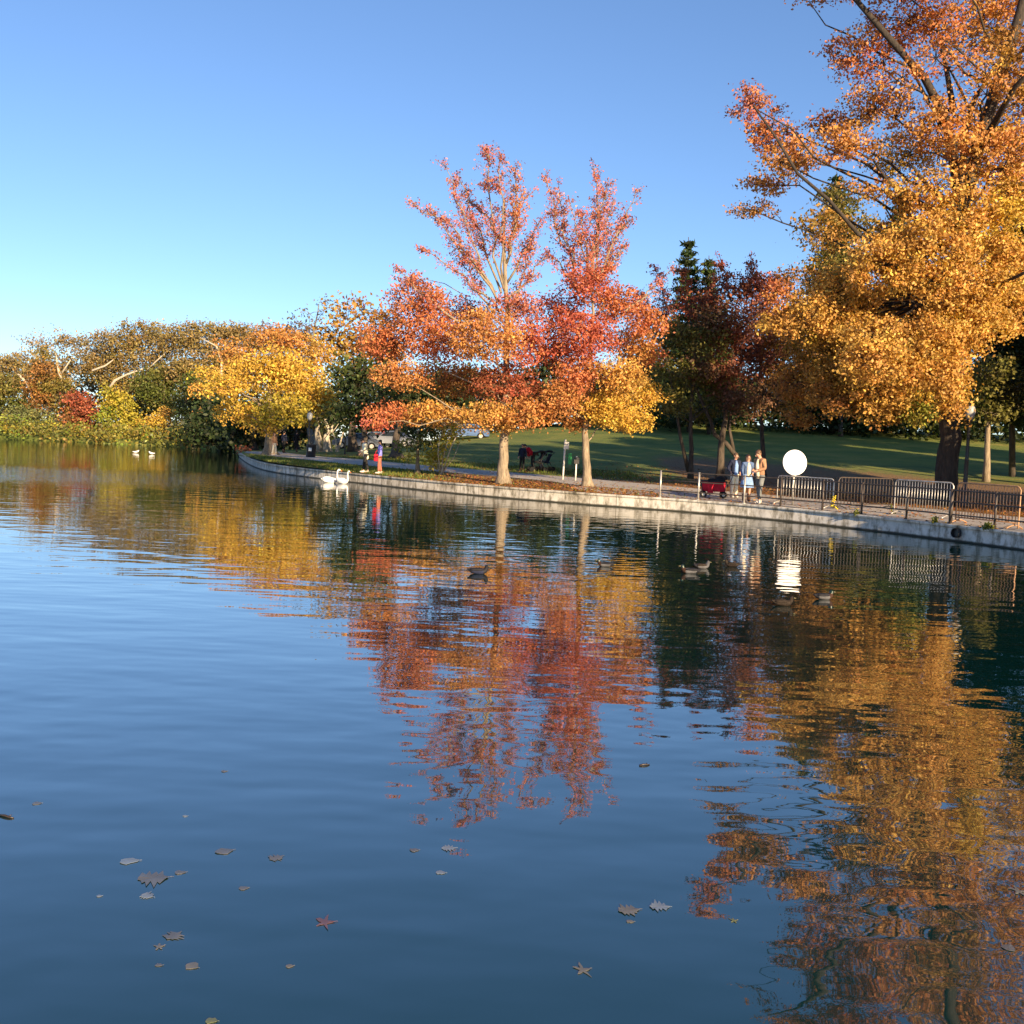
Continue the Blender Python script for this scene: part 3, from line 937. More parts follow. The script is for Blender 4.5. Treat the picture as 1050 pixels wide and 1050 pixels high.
conifer('dark spruce with a spiky top rising behind the olive and maroon trees', 98, 706, 243, 425, 46, .52)
conifer('slender dark spruce right beside the spiky topped one, above the maroon tree', 96, 727, 262, 425, 36, .52, pal=('DG', 'G', 'OL'))
conifer('tall dark conifer half hidden behind the left side of the giant orange tree', 107, 858, 176, 425, 56, .55)
conifer('dark evergreen standing behind the right side of the giant orange tree', 64, 1038, 150, 425, 80, .42)
conifer('blackish evergreen seen through the middle of the giant orange tree', 106, 925, 190, 425, 60, .55)
grow_tree('oak_tree', 'olive and orange tree behind the left arm of the giant tree', 'tree', 100, 862, [
    (862, 205, 24, 20, 'OL', .8), (845, 235, 30, 22, 'BY', .85), (880, 240, 28, 22, 'OL', .8), (860, 275, 34, 24, 'OL', .9), (840, 310, 30, 22, 'BY', .8), (880, 320, 34, 24, 'OL', .9), (850, 355, 36, 22, 'OB', .9), (835, 395, 30, 20, 'OB', .9), (880, 390, 34, 22, 'OL', .9)],
    .36, trunk_r=.22, root_flare=1.2, palette=['OL', 'BY', 'OB'])
grow_tree('linden_tree', 'dark green drooping tree with a lit brown trunk at the right edge', 'tree', 60, 1011, [
    (1000, 340, 30, 24, 'DB', .9), (1030, 350, 30, 28, 'DG', .9), (1010, 385, 34, 24, 'OL', .9), (1040, 400, 28, 22, 'DB', .9), (1000, 415, 22, 18, 'G', .9), (1065, 360, 30, 40, 'DG', .9), (1022, 425, 22, 10, 'OL', .7)],
    .24, trunk=[(1012, 464), (1013, 440), (1010, 400), (1015, 350)], trunk_r=.2, root_flare=1.25, bark='tan', palette=['DG', 'G', 'OL'])
# --- small plants by the path
grow_tree('upright_shrub', 'thin upright yellow green shrub with bare stems, left of the red maple trunk', 'shrub', 49.5, 452, [(450, 462, 9, 10, 'YG', .7), (460, 448, 9, 11, 'YG', .8), (468, 438, 8, 9, 'YG', .6), (446, 475, 9, 7, 'YG', .8), (440, 468, 6, 7, 'YG', .8)],
          .15, trunk=[(452, 489), (453, 478), (456, 462), (463, 442)], trunk_r=.06, bark='pale', limbs=[([(452, 487, 0), (446, 468, .3), (441, 452, .5)], .035), ([(453, 487, 0), (462, 460, -.3), (474, 434, -.3)], .04), ([(452, 487, 0), (449, 465, -.3), (452, 440, .2)], .035), ([(453, 486, 0), (466, 468, .3), (472, 452, .5)], .03)], palette=['YG', 'OL'], share=.5)
grow_tree('young_evergreen', 'small dark evergreen with a pale stem beside the upright yellow green shrub', 'tree', 50.5, 428, [(425, 445, 14, 10, 'DG', .8), (418, 456, 10, 7, 'G', .6), (436, 455, 12, 9, 'DG', .7), (416, 468, 8, 5, 'YG', .4), (440, 440, 12, 8, 'DG', .7)],
          .16, trunk=[(428, 486), (428.5, 470), (428, 450), (430, 430)], trunk_r=.12, bark='tan', palette=['DG', 'G', 'OL'])
grow_tree('red_shrub', 'low reddish bush at the far left end of the stone wall', 'shrub', 88, 250, [(247, 461.5, 4, 3, 'RB', 1), (252, 463, 5, 3, 'RB', 1)], .2, trunk_r=.05, palette=['R', 'RB'])
# --- yellow maple and its neighbours at the left
grow_tree('yellow_maple', 'round golden yellow maple standing where the wall bends away', 'tree', 77, 277, [
    (282, 348, 32, 14, 'O', .9), (244, 362, 24, 16, 'O', .8), (318, 362, 24, 18, 'OY', .9), (262, 384, 36, 20, 'Y', 1), (308, 392, 34, 22, 'Y', 1), (232, 398, 20, 16, 'Y', 1), (246, 422, 28, 13, 'Y', .95), (290, 420, 34, 16, 'YG', 1),
    (328, 412, 17, 14, 'Y', .9), (268, 438, 20, 7, 'Y', .8), (216, 386, 10, 9, 'Y', .8), (285, 372, 30, 18, 'Y', .9), (312, 430, 14, 8, 'Y', .8)],
    .22, trunk=[(275, 468), (276, 455), (277, 440), (278, 400), (280, 360)], trunk_r=.5, bark='tan', palette=['Y', 'OY', 'O', 'YG'], share=.35)
grow_tree('oak_tree', 'bronze and green oak with a thin ragged top behind the yellow maple', 'tree', 84, 362, [
    (350, 325, 20, 16, 'BY', .5), (375, 318, 20, 12, 'BY', .5), (392, 330, 18, 16, 'OB', .6), (345, 350, 22, 18, 'BY', .8), (372, 352, 26, 20, 'OB', .9), (398, 360, 20, 20, 'OL', .9), (350, 380, 22, 16, 'OL', .9), (378, 388, 26, 18, 'OB', .9), (405, 395, 20, 18, 'DB', .9)],
    .36, trunk_r=.35, palette=['BY', 'OB', 'OL', 'O'])
grow_tree('bare_tree', 'nearly bare grey twiggy tree showing above the yellow maple', 'tree', 98, 322, [(318, 322, 18, 14, 'TW', .10), (335, 314, 14, 10, 'TW', .08), (306, 330, 10, 8, 'TW', .1), (362, 308, 22, 9, 'RB', .1)], .3, trunk_r=.3, bark='grey', twig_r=.035, palette=['TW', 'BR'])
grow_tree('holly_tree', 'dark glossy green tree between the yellow maple and the first red maple', 'tree', 72, 372, [(365, 395, 22, 20, 'DG', 1), (385, 405, 22, 18, 'DG', 1), (358, 420, 18, 16, 'DG', 1), (382, 428, 22, 14, 'DG', 1), (372, 378, 16, 12, 'G', .8)],
          .34, trunk=[(374, 466), (374, 450), (373, 420), (372, 395)], trunk_r=.3, palette=['DG', 'G', 'DB'])
grow_tree('beech_tree', 'dark tree with a flared black trunk behind the two walkers', 'tree', 68, 406, [(410, 405, 22, 18, 'DG', 1), (432, 410, 22, 16, 'DG', 1), (420, 425, 24, 12, 'DB', 1), (445, 395, 22, 18, 'DG', .9)],
          .32, trunk=[(405, 470), (406, 455), (408, 430), (415, 400)], trunk_r=.38, root_flare=1.9, palette=['DG', 'DB', 'OL'])
grow_tree('plane_tree', 'pale straight trunk, left of two under the dark canopy right of the yellow maple', 'tree', 86, 325, [(322, 425, 18, 11, 'DG', 1), (312, 412, 16, 12, 'DB', 1)], .4, trunk=[(325.5, 461), (326, 450), (326, 438), (325, 420)], trunk_r=.42, bark='pale', palette=['DG', 'DB'], root_flare=1.2)
grow_tree('plane_tree', 'pale forked trunk, right of two under the dark canopy right of the yellow maple', 'tree', 86, 335, [(345, 425, 18, 11, 'DG', 1), (338, 412, 18, 12, 'DB', 1)], .4, trunk=[(334.5, 461), (335, 450), (337, 442), (332, 425)], trunk_r=.42, bark='pale', palette=['DG', 'DB'], root_flare=1.2,
          extra_trunks=[{'pts': [(336, 447), (340, 440), (344, 432)], 'r': .24}])
grow_tree('sapling', 'thin pale forked sapling beside the two pale trunks', 'tree', 84, 346, [(352, 430, 10, 6, 'DG', .7)], .36, trunk=[(346, 462), (344, 450), (341, 443)], trunk_r=.12, bark='pale', extra_trunks=[{'pts': [(347, 461), (350, 450), (352, 443)], 'r': .1}])
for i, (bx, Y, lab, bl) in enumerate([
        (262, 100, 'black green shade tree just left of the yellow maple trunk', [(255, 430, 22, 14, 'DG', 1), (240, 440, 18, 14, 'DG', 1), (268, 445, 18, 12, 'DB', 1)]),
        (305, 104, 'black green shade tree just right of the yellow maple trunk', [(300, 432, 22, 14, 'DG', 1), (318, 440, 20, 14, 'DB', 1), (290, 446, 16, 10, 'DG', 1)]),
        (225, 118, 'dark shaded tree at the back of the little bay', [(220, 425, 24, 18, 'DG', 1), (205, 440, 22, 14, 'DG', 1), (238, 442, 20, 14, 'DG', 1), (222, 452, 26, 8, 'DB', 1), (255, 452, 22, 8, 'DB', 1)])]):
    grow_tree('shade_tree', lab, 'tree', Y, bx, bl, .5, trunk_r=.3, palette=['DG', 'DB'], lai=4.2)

# --- far bank of the lake at the left
for spec in [
    ('plane_tree', 'sparse brown tree with bare pale branches at the top left of the far bank', 158, 52, [(40, 352, 20, 12, 'BO', .35), (70, 352, 26, 14, 'BO', .4), (25, 375, 24, 16, 'BO', .6), (60, 380, 30, 20, 'BO', .8), (95, 365, 22, 20, 'BO', .6)], 'pale', ['BO', 'TW'], [([(66, 400, -2.5), (60, 380, -3), (57, 362, -3)], .28), ([(62, 385, -2.5), (75, 365, -3)], .18), ([(30, 395, -3), (15, 380, -3.4), (-5, 375, -3.4)], .24)]),
    ('plane_tree', 'broad brown tree with pale limbs, highest dome of the far bank', 156, 130, [(120, 350, 30, 16, 'BO', .9), (150, 342, 32, 14, 'BO', .9), (110, 375, 30, 20, 'BO', .9), (150, 368, 36, 22, 'BO', .9), (180, 350, 28, 18, 'BO', .9), (140, 395, 36, 16, 'BO', .9)], 'pale', ['BO', 'BR', 'OL'], [([(110, 402, -3.4), (118, 390, -3.8), (130, 384, -3.8), (147, 378, -3.8)], .27), ([(95, 380, -3.4), (108, 375, -3.8), (116, 369, -3.8)], .2), ([(150, 380, -3.4), (165, 366, -3.8), (178, 355, -3.8)], .14)]),
    ('plane_tree', 'brown domed tree with a pale curving limb between the tallest dome and the yellow maple', 152, 222, [(205, 345, 30, 16, 'BO', .95), (235, 342, 28, 13, 'BO', .95), (215, 368, 32, 18, 'BO', .9), (255, 350, 24, 18, 'BO', .9), (240, 375, 30, 18, 'BR', .9), (195, 385, 24, 18, 'BO', .8)], 'pale', ['BO', 'BR', 'OL'], [([(227, 400, -3), (227, 370, -3.4), (222, 355, -3.4), (205, 346, -3.4)], .24)]),
    ('plane_tree', 'brown tree peeping above the top of the yellow maple', 140, 290, [(280, 345, 26, 16, 'BR', .8), (310, 345, 22, 14, 'BR', .7), (295, 370, 30, 20, 'BO', .9)], 'grey', ['BO', 'BR', 'RB'], []),
    ('bald_cypress', 'orange green cone shaped tree on the far bank at the left', 150, 46, [(45, 365, 7, 8, 'OL', 1), (46, 380, 14, 10, 'OB', 1), (38, 395, 14, 12, 'OB', 1), (52, 396, 15, 14, 'OL', 1), (44, 410, 20, 12, 'OB', 1), (62, 405, 10, 22, 'OL', .8)], 'dark', ['OB', 'OL', 'OY'], []),
    ('red_maple', 'dull red tree on the far bank between the orange cone and the lime tree', 148, 82, [(80, 412, 14, 12, 'RB', 1), (92, 422, 14, 12, 'RB', 1), (74, 428, 14, 9, 'OB', 1), (88, 434, 16, 6, 'RB', 1)], 'dark', ['RB', 'OB', 'R'], []),
    ('willow_tree', 'grey green weeping willow at the left end of the far shore', 148, 30, [(22, 425, 16, 10, 'GW', 1), (38, 430, 18, 12, 'GW', 1), (14, 436, 18, 12, 'GW', 1), (48, 440, 14, 9, 'GW', 1), (28, 443, 22, 6, 'GW', 1)], 'dark', ['GW', 'G', 'YG'], []),
    ('lime_tree', 'bright lime yellow tree on the far shore right of the red one', 146, 124, [(115, 405, 13, 11, 'YG', 1.1), (124, 418, 17, 13, 'YG', 1.1), (108, 428, 13, 11, 'LG', 1), (130, 434, 18, 10, 'YG', 1.1), (118, 444, 20, 8, 'YG', 1)], 'dark', ['YG', 'Y', 'LG'], []),
    ('golden_shrub', 'golden bush on the far shore right of the lime yellow tree', 144, 163, [(160, 432, 15, 10, 'Y', 1.1), (170, 426, 9, 8, 'OY', 1), (152, 444, 14, 7, 'YG', 1)], 'dark', ['Y', 'OY', 'YG'], []),
    ('olive_tree', 'rounded olive tree below the tallest brown dome of the far bank', 150, 165, [(150, 395, 20, 13, 'G', 1), (170, 385, 20, 14, 'OL', 1), (185, 378, 16, 12, 'BO', 1), (165, 408, 24, 14, 'G', 1), (180, 418, 18, 12, 'OL', 1)], 'dark', ['G', 'OL', 'BO'], []),
    ('dark_oak', 'dark green tree on the far bank beside the golden bush', 140, 200, [(200, 395, 18, 14, 'G', 1), (212, 410, 18, 14, 'DG', 1), (192, 415, 18, 14, 'DG', 1), (198, 430, 16, 10, 'OL', 1), (188, 446, 18, 9, 'DG', 1)], 'dark', ['DG', 'G', 'OL'], []),
    ('yellow_tree', 'small ragged yellow tree over the dark bay beside the yellow maple', 128, 216, [(210, 384, 14, 9, 'Y', .8), (222, 395, 13, 9, 'Y', .8), (205, 402, 10, 8, 'OY', .7), (210, 425, 12, 8, 'OB', .7)], 'dark', ['Y', 'YG', 'OY'], []),
    ('brown_tree', 'brown and green tree at the left edge of the far bank', 152, 2, [(5, 372, 20, 9, 'BO', .9), (-10, 385, 20, 14, 'BO', 1), (8, 398, 20, 14, 'OL', 1), (15, 415, 18, 10, 'G', 1), (-12, 410, 20, 14, 'OL', 1)], 'dark', ['BO', 'OL', 'G'], []),
    ('mixed_tree', 'green and brown tree on the far bank just outside the left edge', 150, -50, [(-45, 380, 26, 16, 'BO', 1), (-60, 405, 30, 18, 'OL', 1), (-35, 425, 26, 16, 'G', 1), (-75, 430, 26, 14, 'OL', 1)], 'dark', ['BO', 'OL', 'G'], []),
    ('shore_shrub', 'yellow green bush at the water edge below the willow', 146, 8, [(8, 443, 9, 6, 'YG', 1), (0, 446, 9, 4, 'G', 1)], 'dark', ['YG', 'Y'], []),
    ('shore_shrub', 'orange yellow bush at the water edge below the dull red tree', 145, 84, [(82, 442, 9, 6, 'OB', 1), (92, 446, 12, 5, 'YG', 1), (72, 447, 10, 4, 'GW', 1)], 'dark', ['YG', 'O', 'Y'], []),
    ('shore_shrub', 'olive bush at the water edge below the golden bush', 142, 145, [(140, 450, 12, 5, 'YG', 1), (152, 452, 12, 5, 'OL', 1)], 'dark', ['YG', 'OL'], []),
    ('shore_shrub', 'grey green bush at the water edge beside the dark bay', 138, 188, [(186, 452, 8, 5, 'GW', 1), (195, 455, 9, 4, 'DG', 1)], 'dark', ['GW', 'G'], []),
]:
    nm, lab, Y, bx, bl, bk, pal, lims = spec
    grow_tree(nm, lab, 'shrub' if 'shrub' in nm else 'tree', Y, bx, bl, .36 if 'shrub' not in nm else .30, trunk_r=.32 if 'shrub' not in nm else .08, bark=bk, palette=pal, share=.4, limbs=lims, lai=3.3, tuft=3.0, spread=.5, twig_r=.055)

# --- dark trees closing the view behind the lawn
for i, (bx, Y, lab, bl) in enumerate([
        (455, 106, 'dark tree behind the lawn, left of the first red maple trunk', [(445, 400, 26, 20, 'DG', 1), (470, 405, 26, 20, 'DG', 1), (455, 430, 30, 14, 'DB', 1)]),
        (500, 112, 'dark tree behind the lawn, directly behind the first red maple trunk', [(490, 400, 26, 22, 'DG', 1), (515, 405, 26, 20, 'DB', 1), (500, 430, 30, 12, 'DG', 1)]),
        (560, 116, 'dark tree at the top of the lawn between the two red maples', [(545, 400, 26, 24, 'DB', 1), (572, 405, 26, 22, 'DG', 1), (558, 430, 30, 12, 'DG', 1), (560, 375, 20, 16, 'DG', .9)]),
        (615, 118, 'dark tree at the top of the lawn behind the yellow side of the second maple', [(605, 395, 28, 24, 'DG', 1), (632, 402, 24, 22, 'DB', 1), (618, 426, 30, 12, 'DG', 1)]),
        (680, 116, 'dark green tree at the top of the lawn behind the twin stemmed tree', [(665, 380, 26, 24, 'DG', 1), (692, 395, 26, 22, 'DG', 1), (678, 422, 32, 14, 'G', 1), (700, 350, 24, 24, 'DG', .9)]),
        (745, 114, 'dark green tree at the top of the lawn behind the maroon tree', [(735, 390, 28, 24, 'DG', 1), (762, 400, 24, 22, 'DG', .8), (748, 422, 30, 14, 'DG', 1), (745, 350, 26, 24, 'DG', .9)]),
        (815, 112, 'dark green tree at the top of the lawn behind the white disc', [(800, 395, 26, 24, 'DG', .8), (828, 400, 26, 22, 'DG', 1), (815, 425, 32, 13, 'DB', 1), (815, 350, 28, 26, 'DG', .9)]),
        (885, 110, 'dark green tree at the top of the lawn left of the giant trunk', [(870, 395, 28, 26, 'DG', 1), (900, 400, 28, 24, 'DG', 1), (885, 426, 34, 13, 'DB', 1), (885, 350, 34, 26, 'DG', .9)]),
        (960, 108, 'dark green tree at the top of the lawn behind the giant trunk', [(945, 395, 30, 26, 'DG', 1), (975, 395, 30, 26, 'DG', 1), (960, 425, 36, 14, 'DB', 1), (960, 345, 34, 28, 'DG', .9)]),
        (1035, 106, 'dark green tree beyond the road at the right edge', [(1020, 390, 30, 26, 'DG', 1), (1050, 385, 30, 30, 'DG', 1), (1040, 415, 36, 12, 'DB', 1), (1035, 340, 34, 28, 'DG', .9)]),
        (1105, 104, 'dark tree beyond the road just outside the right edge', [(1090, 390, 30, 30, 'DG', 1), (1115, 360, 30, 30, 'DG', 1), (1105, 415, 36, 14, 'DB', 1)])]):
    grow_tree('backdrop_tree', lab, 'tree', Y, bx, bl, .55, trunk_r=.32, palette=['DG', 'DB', 'G'], lai=4.0, tuft=2.6)

def undergrowth(name, label, pts, dens, leaf, pal):
    """pts: (px, Y, depth of the belt, height)"""
    C, K = [], []
    for (p0, Y0, w0, h0), (p1, Y1, w1, h1) in zip(pts[:-1], pts[1:]):
        a, b = at(p0, 450, Y0), at(p1, 450, Y1)
        n = int((b - a).length * (h0 + h1) / 2 * dens / (.3 * leaf * leaf))
        nt_ = max(4, n // 22)
        t = RNG.random(nt_)
        x = a.x + (b.x - a.x) * t
        y = a.y + (b.y - a.y) * t + RNG.random(nt_) * (w0 + (w1 - w0) * t)
        hh = (h0 + (h1 - h0) * t) * RNG.random(nt_) ** .8 * (.72 + .28 * np.sin(x * .9) * np.sin(x * .37 + 1))
        tc = np.stack([x, y, gz(x, y) + hh], 1)
        kc = mix_jit(PAL[pal[0]], nt_, .2, pal, .9)
        idx = np.repeat(np.arange(nt_), RNG.poisson(22, nt_))
        C.append(tc[idx] + RNG.normal(0, leaf * 1.5, (len(idx), 3)) * np.array([1, 1, .7]))
        K.append(kc[idx] * np.exp(RNG.normal(0, .17, (len(idx), 1))))
    C = np.concatenate(C)
    tag(leaf_cloud(name, C, leaf * RNG.uniform(.6, 1.3, len(C)), np.concatenate(K), None), label, 'undergrowth', kind='stuff')


undergrowth('woodland_undergrowth', 'dark undergrowth closing the view under the trees behind the lawn', [(225, 112, 12, 5), (300, 112, 12, 8), (420, 112, 12, 8), (520, 112, 12, 6), (640, 104, 10, 6), (700, 102, 10, 6.5), (900, 99, 10, 7), (1130, 95, 10, 7)], 4.0, .6, ['DG', 'DB', 'DG', 'G'])
undergrowth('shore_undergrowth', 'mixed green and yellow undergrowth along the water edge of the far bank', [(-190, 132, 9, 3), (-80, 133.5, 9, 3), (0, 134.5, 8, 3), (60, 134.5, 8, 2), (100, 134.5, 8, 2.2), (155, 131.5, 8, 2), (200, 127.8, 8, 2.6), (246, 123, 8, 3.5)], 3.6, .42, ['OL', 'YG', 'G', 'GW', 'YG', 'BY', 'LG'])
undergrowth('far_woods', 'brown and olive wood filling the far bank behind the nearer trees', [(-190, 168, 14, 12), (40, 170, 14, 12), (240, 165, 14, 13), (330, 150, 14, 13)], 3.2, .55, ['BO', 'OL', 'DB', 'BR'])

# --- trees on the right bank, out of the picture, whose long shade crosses the lawn and promenade
SHADE_SPOTS = [(27, 44, 16, 1.0), (33, 52, 19, 1.15), (42, 48, 20, 1.3), (27.5, 35, 12, 1.05), (39, 61, 18, 1.1), (50, 60, 21, 1.4), (21.8, 31, 6.6, .8), (31.5, 29, 14, 1.0)]


def shade_tree_proto():
    rt = empty('bank_tree', (0, 0, 0), 'tall green and bronze tree on the right bank beyond the barriers', 'tree', 'trees on the right bank outside the photo')
    tb = Tubes(7)
    tb.add([(0, 0, -.2), (.05, 0, 2), (0, .1, 5), (.1, 0, 9)], [.4, .28, .2, .06], 8)
    C = []
    for i in range(14):
        c = np.array([RNG.normal(0, 2.1), RNG.normal(0, 2.1), RNG.uniform(2.6, 9.2)])
        tb.add(curve_pts((0, 0, max(1.8, c[2] - 2)), c, 5, .05, .05), np.linspace(.1, .03, 5), 5)
        n = 900
        d = RNG.normal(size=(n, 3))
        d /= np.linalg.norm(d, axis=1)[:, None]
        C.append(c + d * (RNG.random((n, 1)) ** .4) * np.array([1.9, 1.9, 1.3]))
    C = np.concatenate(C)
    tb.build('trunk', BARK['dark'], rt)
    leaf_cloud('crown', C, .38 * RNG.uniform(.7, 1.3, len(C)), mix_jit(PAL['OL'], len(C), .2, ['OB', 'G'], .6), rt)
    return rt


def copy_tree(o, parent=None):
    c = o.copy()
    COL.objects.link(c)
    if parent:
        c.parent = parent
    for ch in [q for q in bpy.data.objects if q.parent == o]:
        copy_tree(ch, c)
    return c


_proto = shade_tree_proto()
for i, (x, y, h, s) in enumerate(SHADE_SPOTS):
    o = _proto if i == 0 else copy_tree(_proto)
    o.location = (x, y, gzf(x, y))
    o.scale = (s * 1.0, s * 1.0, h / 10.3)
    o.rotation_euler = (0, 0, i * 1.3)

# --- fallen leaves and turf
def scatter_litter():
    n = 46000
    px = RNG.uniform(-26, 24, n)
    sd = RNG.random(n) ** 1.3 * 26 + .15
    a = RNG.uniform(WA0 + .02, .62, n)
    r = shore_r(a) + sd
    x, y = r * np.sin(a), r * np.cos(a)
    pd = np.min(np.hypot(x[:, None] - np.array([q.x for q in PATH[::3]])[None, :], y[:, None] - np.array([q.y for q in PATH[::3]])[None, :]), axis=1)
    keep = RNG.random(n) < np.where((pd < 2.6) | ((x > 5.5) & (sd < 5)), .10, 1) * np.clip(.12 + .88 * sstep(-8, -1, x) * sstep(24, 6, sd), 0, 1)
    x, y = x[keep], y[keep]
    C = np.stack([x, y, gz(x, y) + .03], 1)
    m = len(x)
    K = mix_jit(PAL['OB'], m, .3, ['O', 'BY', 'BR', 'RB'], .8)
    o = leaf_cloud('fallen_leaves', C, RNG.uniform(.07, .16, m), K, None, 0, 1.6)
    tag(o, 'orange brown fallen leaves strewn over the grass and path', 'fallen leaves', kind='stuff')


def scatter_grass():
    n = 70000
    a = RNG.uniform(WA0 + .01, .60, n)
    sd = RNG.random(n) ** 1.5 * 20 + .42
    r = shore_r(a) + sd
    x, y = r * np.sin(a), r * np.cos(a)
    P = np.array([(p.x, p.y) for p in PATH])
    near = np.array([np.min(np.hypot(P[:, 0] - xx, P[:, 1] - yy)) for xx, yy in zip(x, y)])
    keep = (near > 1.9) & (x < 6.5) & (RNG.random(n) < 1 - .97 * sstep(-7, -2, x) * sstep(16, 10, sd))
    x, y = x[keep], y[keep]
    m = len(x)
    b = np.stack([x, y, gz(x, y)], 1)
    az = RNG.uniform(0, 6.28, m)
    d = np.stack([np.cos(az), np.sin(az), np.zeros(m)], 1)
    h = RNG.uniform(.05, .13, m)[:, None]
    w = .022
    V = np.empty((m, 3, 3))
    V[:, 0] = b - d * w
    V[:, 1] = b + d * w
    V[:, 2] = b + np.array([0, 0, 1.]) * h + RNG.normal(0, .03, (m, 3))
    me = np_mesh('grass', V.reshape(-1, 3), 3, np.arange(m * 3))
    at_ = me.attributes.new('Col', 'FLOAT_COLOR', 'FACE')
    c4 = np.ones((m, 4), dtype=np.float32)
    c4[:, :3] = mix_jit((.10, .14, .03), m, .25, ['YG', 'OL'], .35)
    at_.data.foreach_set('color', c4.ravel())
    tag(link_mesh('grass', me, LEAF), 'short green grass between the wall and the path', 'grass', kind='stuff')


scatter_litter()
scatter_grass()

#SECTION: objects
# ------------------------------------------------------------------ things by the water
M = {
    'steel': plain('galvanised_steel', (0.50, 0.48, 0.44), 0.4, 0.6), 'rust': plain('rusty_steel', (0.42, 0.24, 0.13), 0.6, 0.3), 'rail': plain('rail_paint', (0.075, 0.058, 0.047), 0.5, 0.2),
    'black': plain('black_paint', (0.018, 0.018, 0.02), 0.45), 'white': plain('white_sheet', (0.93, 0.93, 0.92), 0.6, var=.02), 'glass': plain('lamp_glass', (0.33, 0.34, 0.34), 0.25, var=.05),
    'skin': plain('skin', (0.50, 0.28, 0.19), 0.5, var=.06), 'hairb': plain('brown_hair', (0.045, 0.022, 0.013), 0.5), 'hairl': plain('light_brown_hair', (0.10, 0.055, 0.028), 0.5),
    'hairk': plain('dark_hair', (0.025, 0.018, 0.015), 0.5), 'eye': plain('eye', (0.03, 0.02, 0.02), 0.2), 'lip': plain('lips', (0.36, 0.13, 0.11), 0.5),
    'navy': plain('navy_cloth', (0.020, 0.025, 0.050), 0.8), 'blue': plain('light_blue_cloth', (0.20, 0.32, 0.56), 0.8), 'cream': plain('cream_cloth', (0.72, 0.64, 0.48), 0.8), 'denim': plain('denim_cloth', (0.09, 0.14, 0.26), 0.8),
    'brown': plain('tan_brown_cloth', (0.34, 0.19, 0.11), 0.8), 'grey': plain('grey_cloth', (0.16, 0.17, 0.17), 0.85), 'violet': plain('violet_blue_cloth', (0.20, 0.20, 0.62), 0.8), 'brick': plain('brick_red_cloth', (0.36, 0.13, 0.09), 0.8),
    'red': plain('red_fabric', (0.48, 0.018, 0.035), 0.75), 'dark': plain('dark_cloth', (0.022, 0.021, 0.022), 0.8), 'pink': plain('pink_cloth', (0.62, 0.36, 0.38), 0.8), 'shoe': plain('pale_shoe', (0.55, 0.50, 0.44), 0.6),
    'boot': plain('brown_boot', (0.05, 0.022, 0.016), 0.5), 'tyre': plain('tyre_rubber', (0.015, 0.015, 0.016), 0.8), 'green': plain('green_panel', (0.03, 0.34, 0.10), 0.5), 'yellow': plain('yellow_tape', (0.80, 0.60, 0.04), 0.5),
    'swan': plain('white_feathers', (0.80, 0.79, 0.77), 0.7, var=.04), 'bill': plain('orange_bill', (0.62, 0.20, 0.04), 0.5), 'dgreen': plain('mallard_head', (0.010, 0.030, 0.018), 0.35), 'dgrey': plain('grey_feathers', (0.09, 0.09, 0.095), 0.7),
    'dbrown': plain('brown_feathers', (0.028, 0.021, 0.016), 0.8, var=.5, scale=30), 'dblack': plain('black_feathers', (0.018, 0.018, 0.022), 0.6), 'ybill': plain('yellow_bill', (0.12, 0.10, 0.04), 0.5), 'chest': plain('chestnut_feathers', (0.05, 0.026, 0.018), 0.7),
    'coat': plain('cream_coat', (0.85, 0.77, 0.58), 0.8), 'chino': plain('pale_trousers', (0.84, 0.76, 0.56), 0.8),
    'ccar1': plain('silver_car_paint', (0.17, 0.19, 0.23), 0.3, .3, var=.03), 'ccar2': plain('white_car_paint', (0.22, 0.24, 0.28), 0.25, var=.02), 'ccar3': plain('blue_car_paint', (0.10, 0.17, 0.32), 0.25, .2, var=.03), 'cglass': plain('car_window', (0.03, 0.04, 0.05), 0.08),
    'lens': plain('lamp_lens', (0.75, 0.74, 0.70), 0.2), 'asph': plain('asphalt', (0.055, 0.055, 0.058), 0.9),
}


def wall_point(px, inland=0.0, z=WALL_Z):
    xs = [p[0] for p in WALL_PX]
    py = float(np.interp(px, xs, [p[1] for p in WALL_PX]))
    p = on_z(px, py, WALL_Z)
    i = min(range(1, len(WALL) - 1), key=lambda k: (WALL[k] - p).length)
    t = (WALL[i + 1] - WALL[i - 1]).normalized()
    n = Vector((-t.y, t.x, 0))
    q = WALL[i] + t * (p - WALL[i]).dot(t) + n * inland
    return Vector((q.x, q.y, z)), t, n


# pipe railing on the wall
rail_px = [675, 716, 758, 797, 841, 881, 928, 974, 1020, 1062, 1110]
rp = [wall_point(min(x, 1050), .22)[0] for x in rail_px[:9]]
step = rp[-1] - rp[-2]
_tw = [p for p in WALL if p.y < rp[-1].y]
for k in range(3):
    q = min(_tw, key=lambda p: abs((Vector((p.x, p.y, WALL_Z)) - rp[-1]).length - 1.55))
    rp.append(Vector((q.x + .2, q.y + .1, WALL_Z)))
    _tw = [p for p in WALL if p.y < rp[-1].y]
root = empty('pipe_railing', rp[4], 'low pipe railing with posts and three rails along the top of the concrete wall', 'railing')
for i, p in enumerate(rp):
    o = MB().tube([p - rp[4] + Vector((0, 0, -.02)), p - rp[4] + Vector((0, 0, .97))], .034 if i != 7 else .055, 8).lathe([(.075, 0), (.075, .02), (.04, .03)], p - rp[4], 10).build('post', M['steel'] if i < 3 else M['rail'], root)
for z in (.93, .62, .26):
    MB().tube([p - rp[4] + Vector((0, 0, z)) for p in rp], .023, 6).build('rail', M['rail'], root)


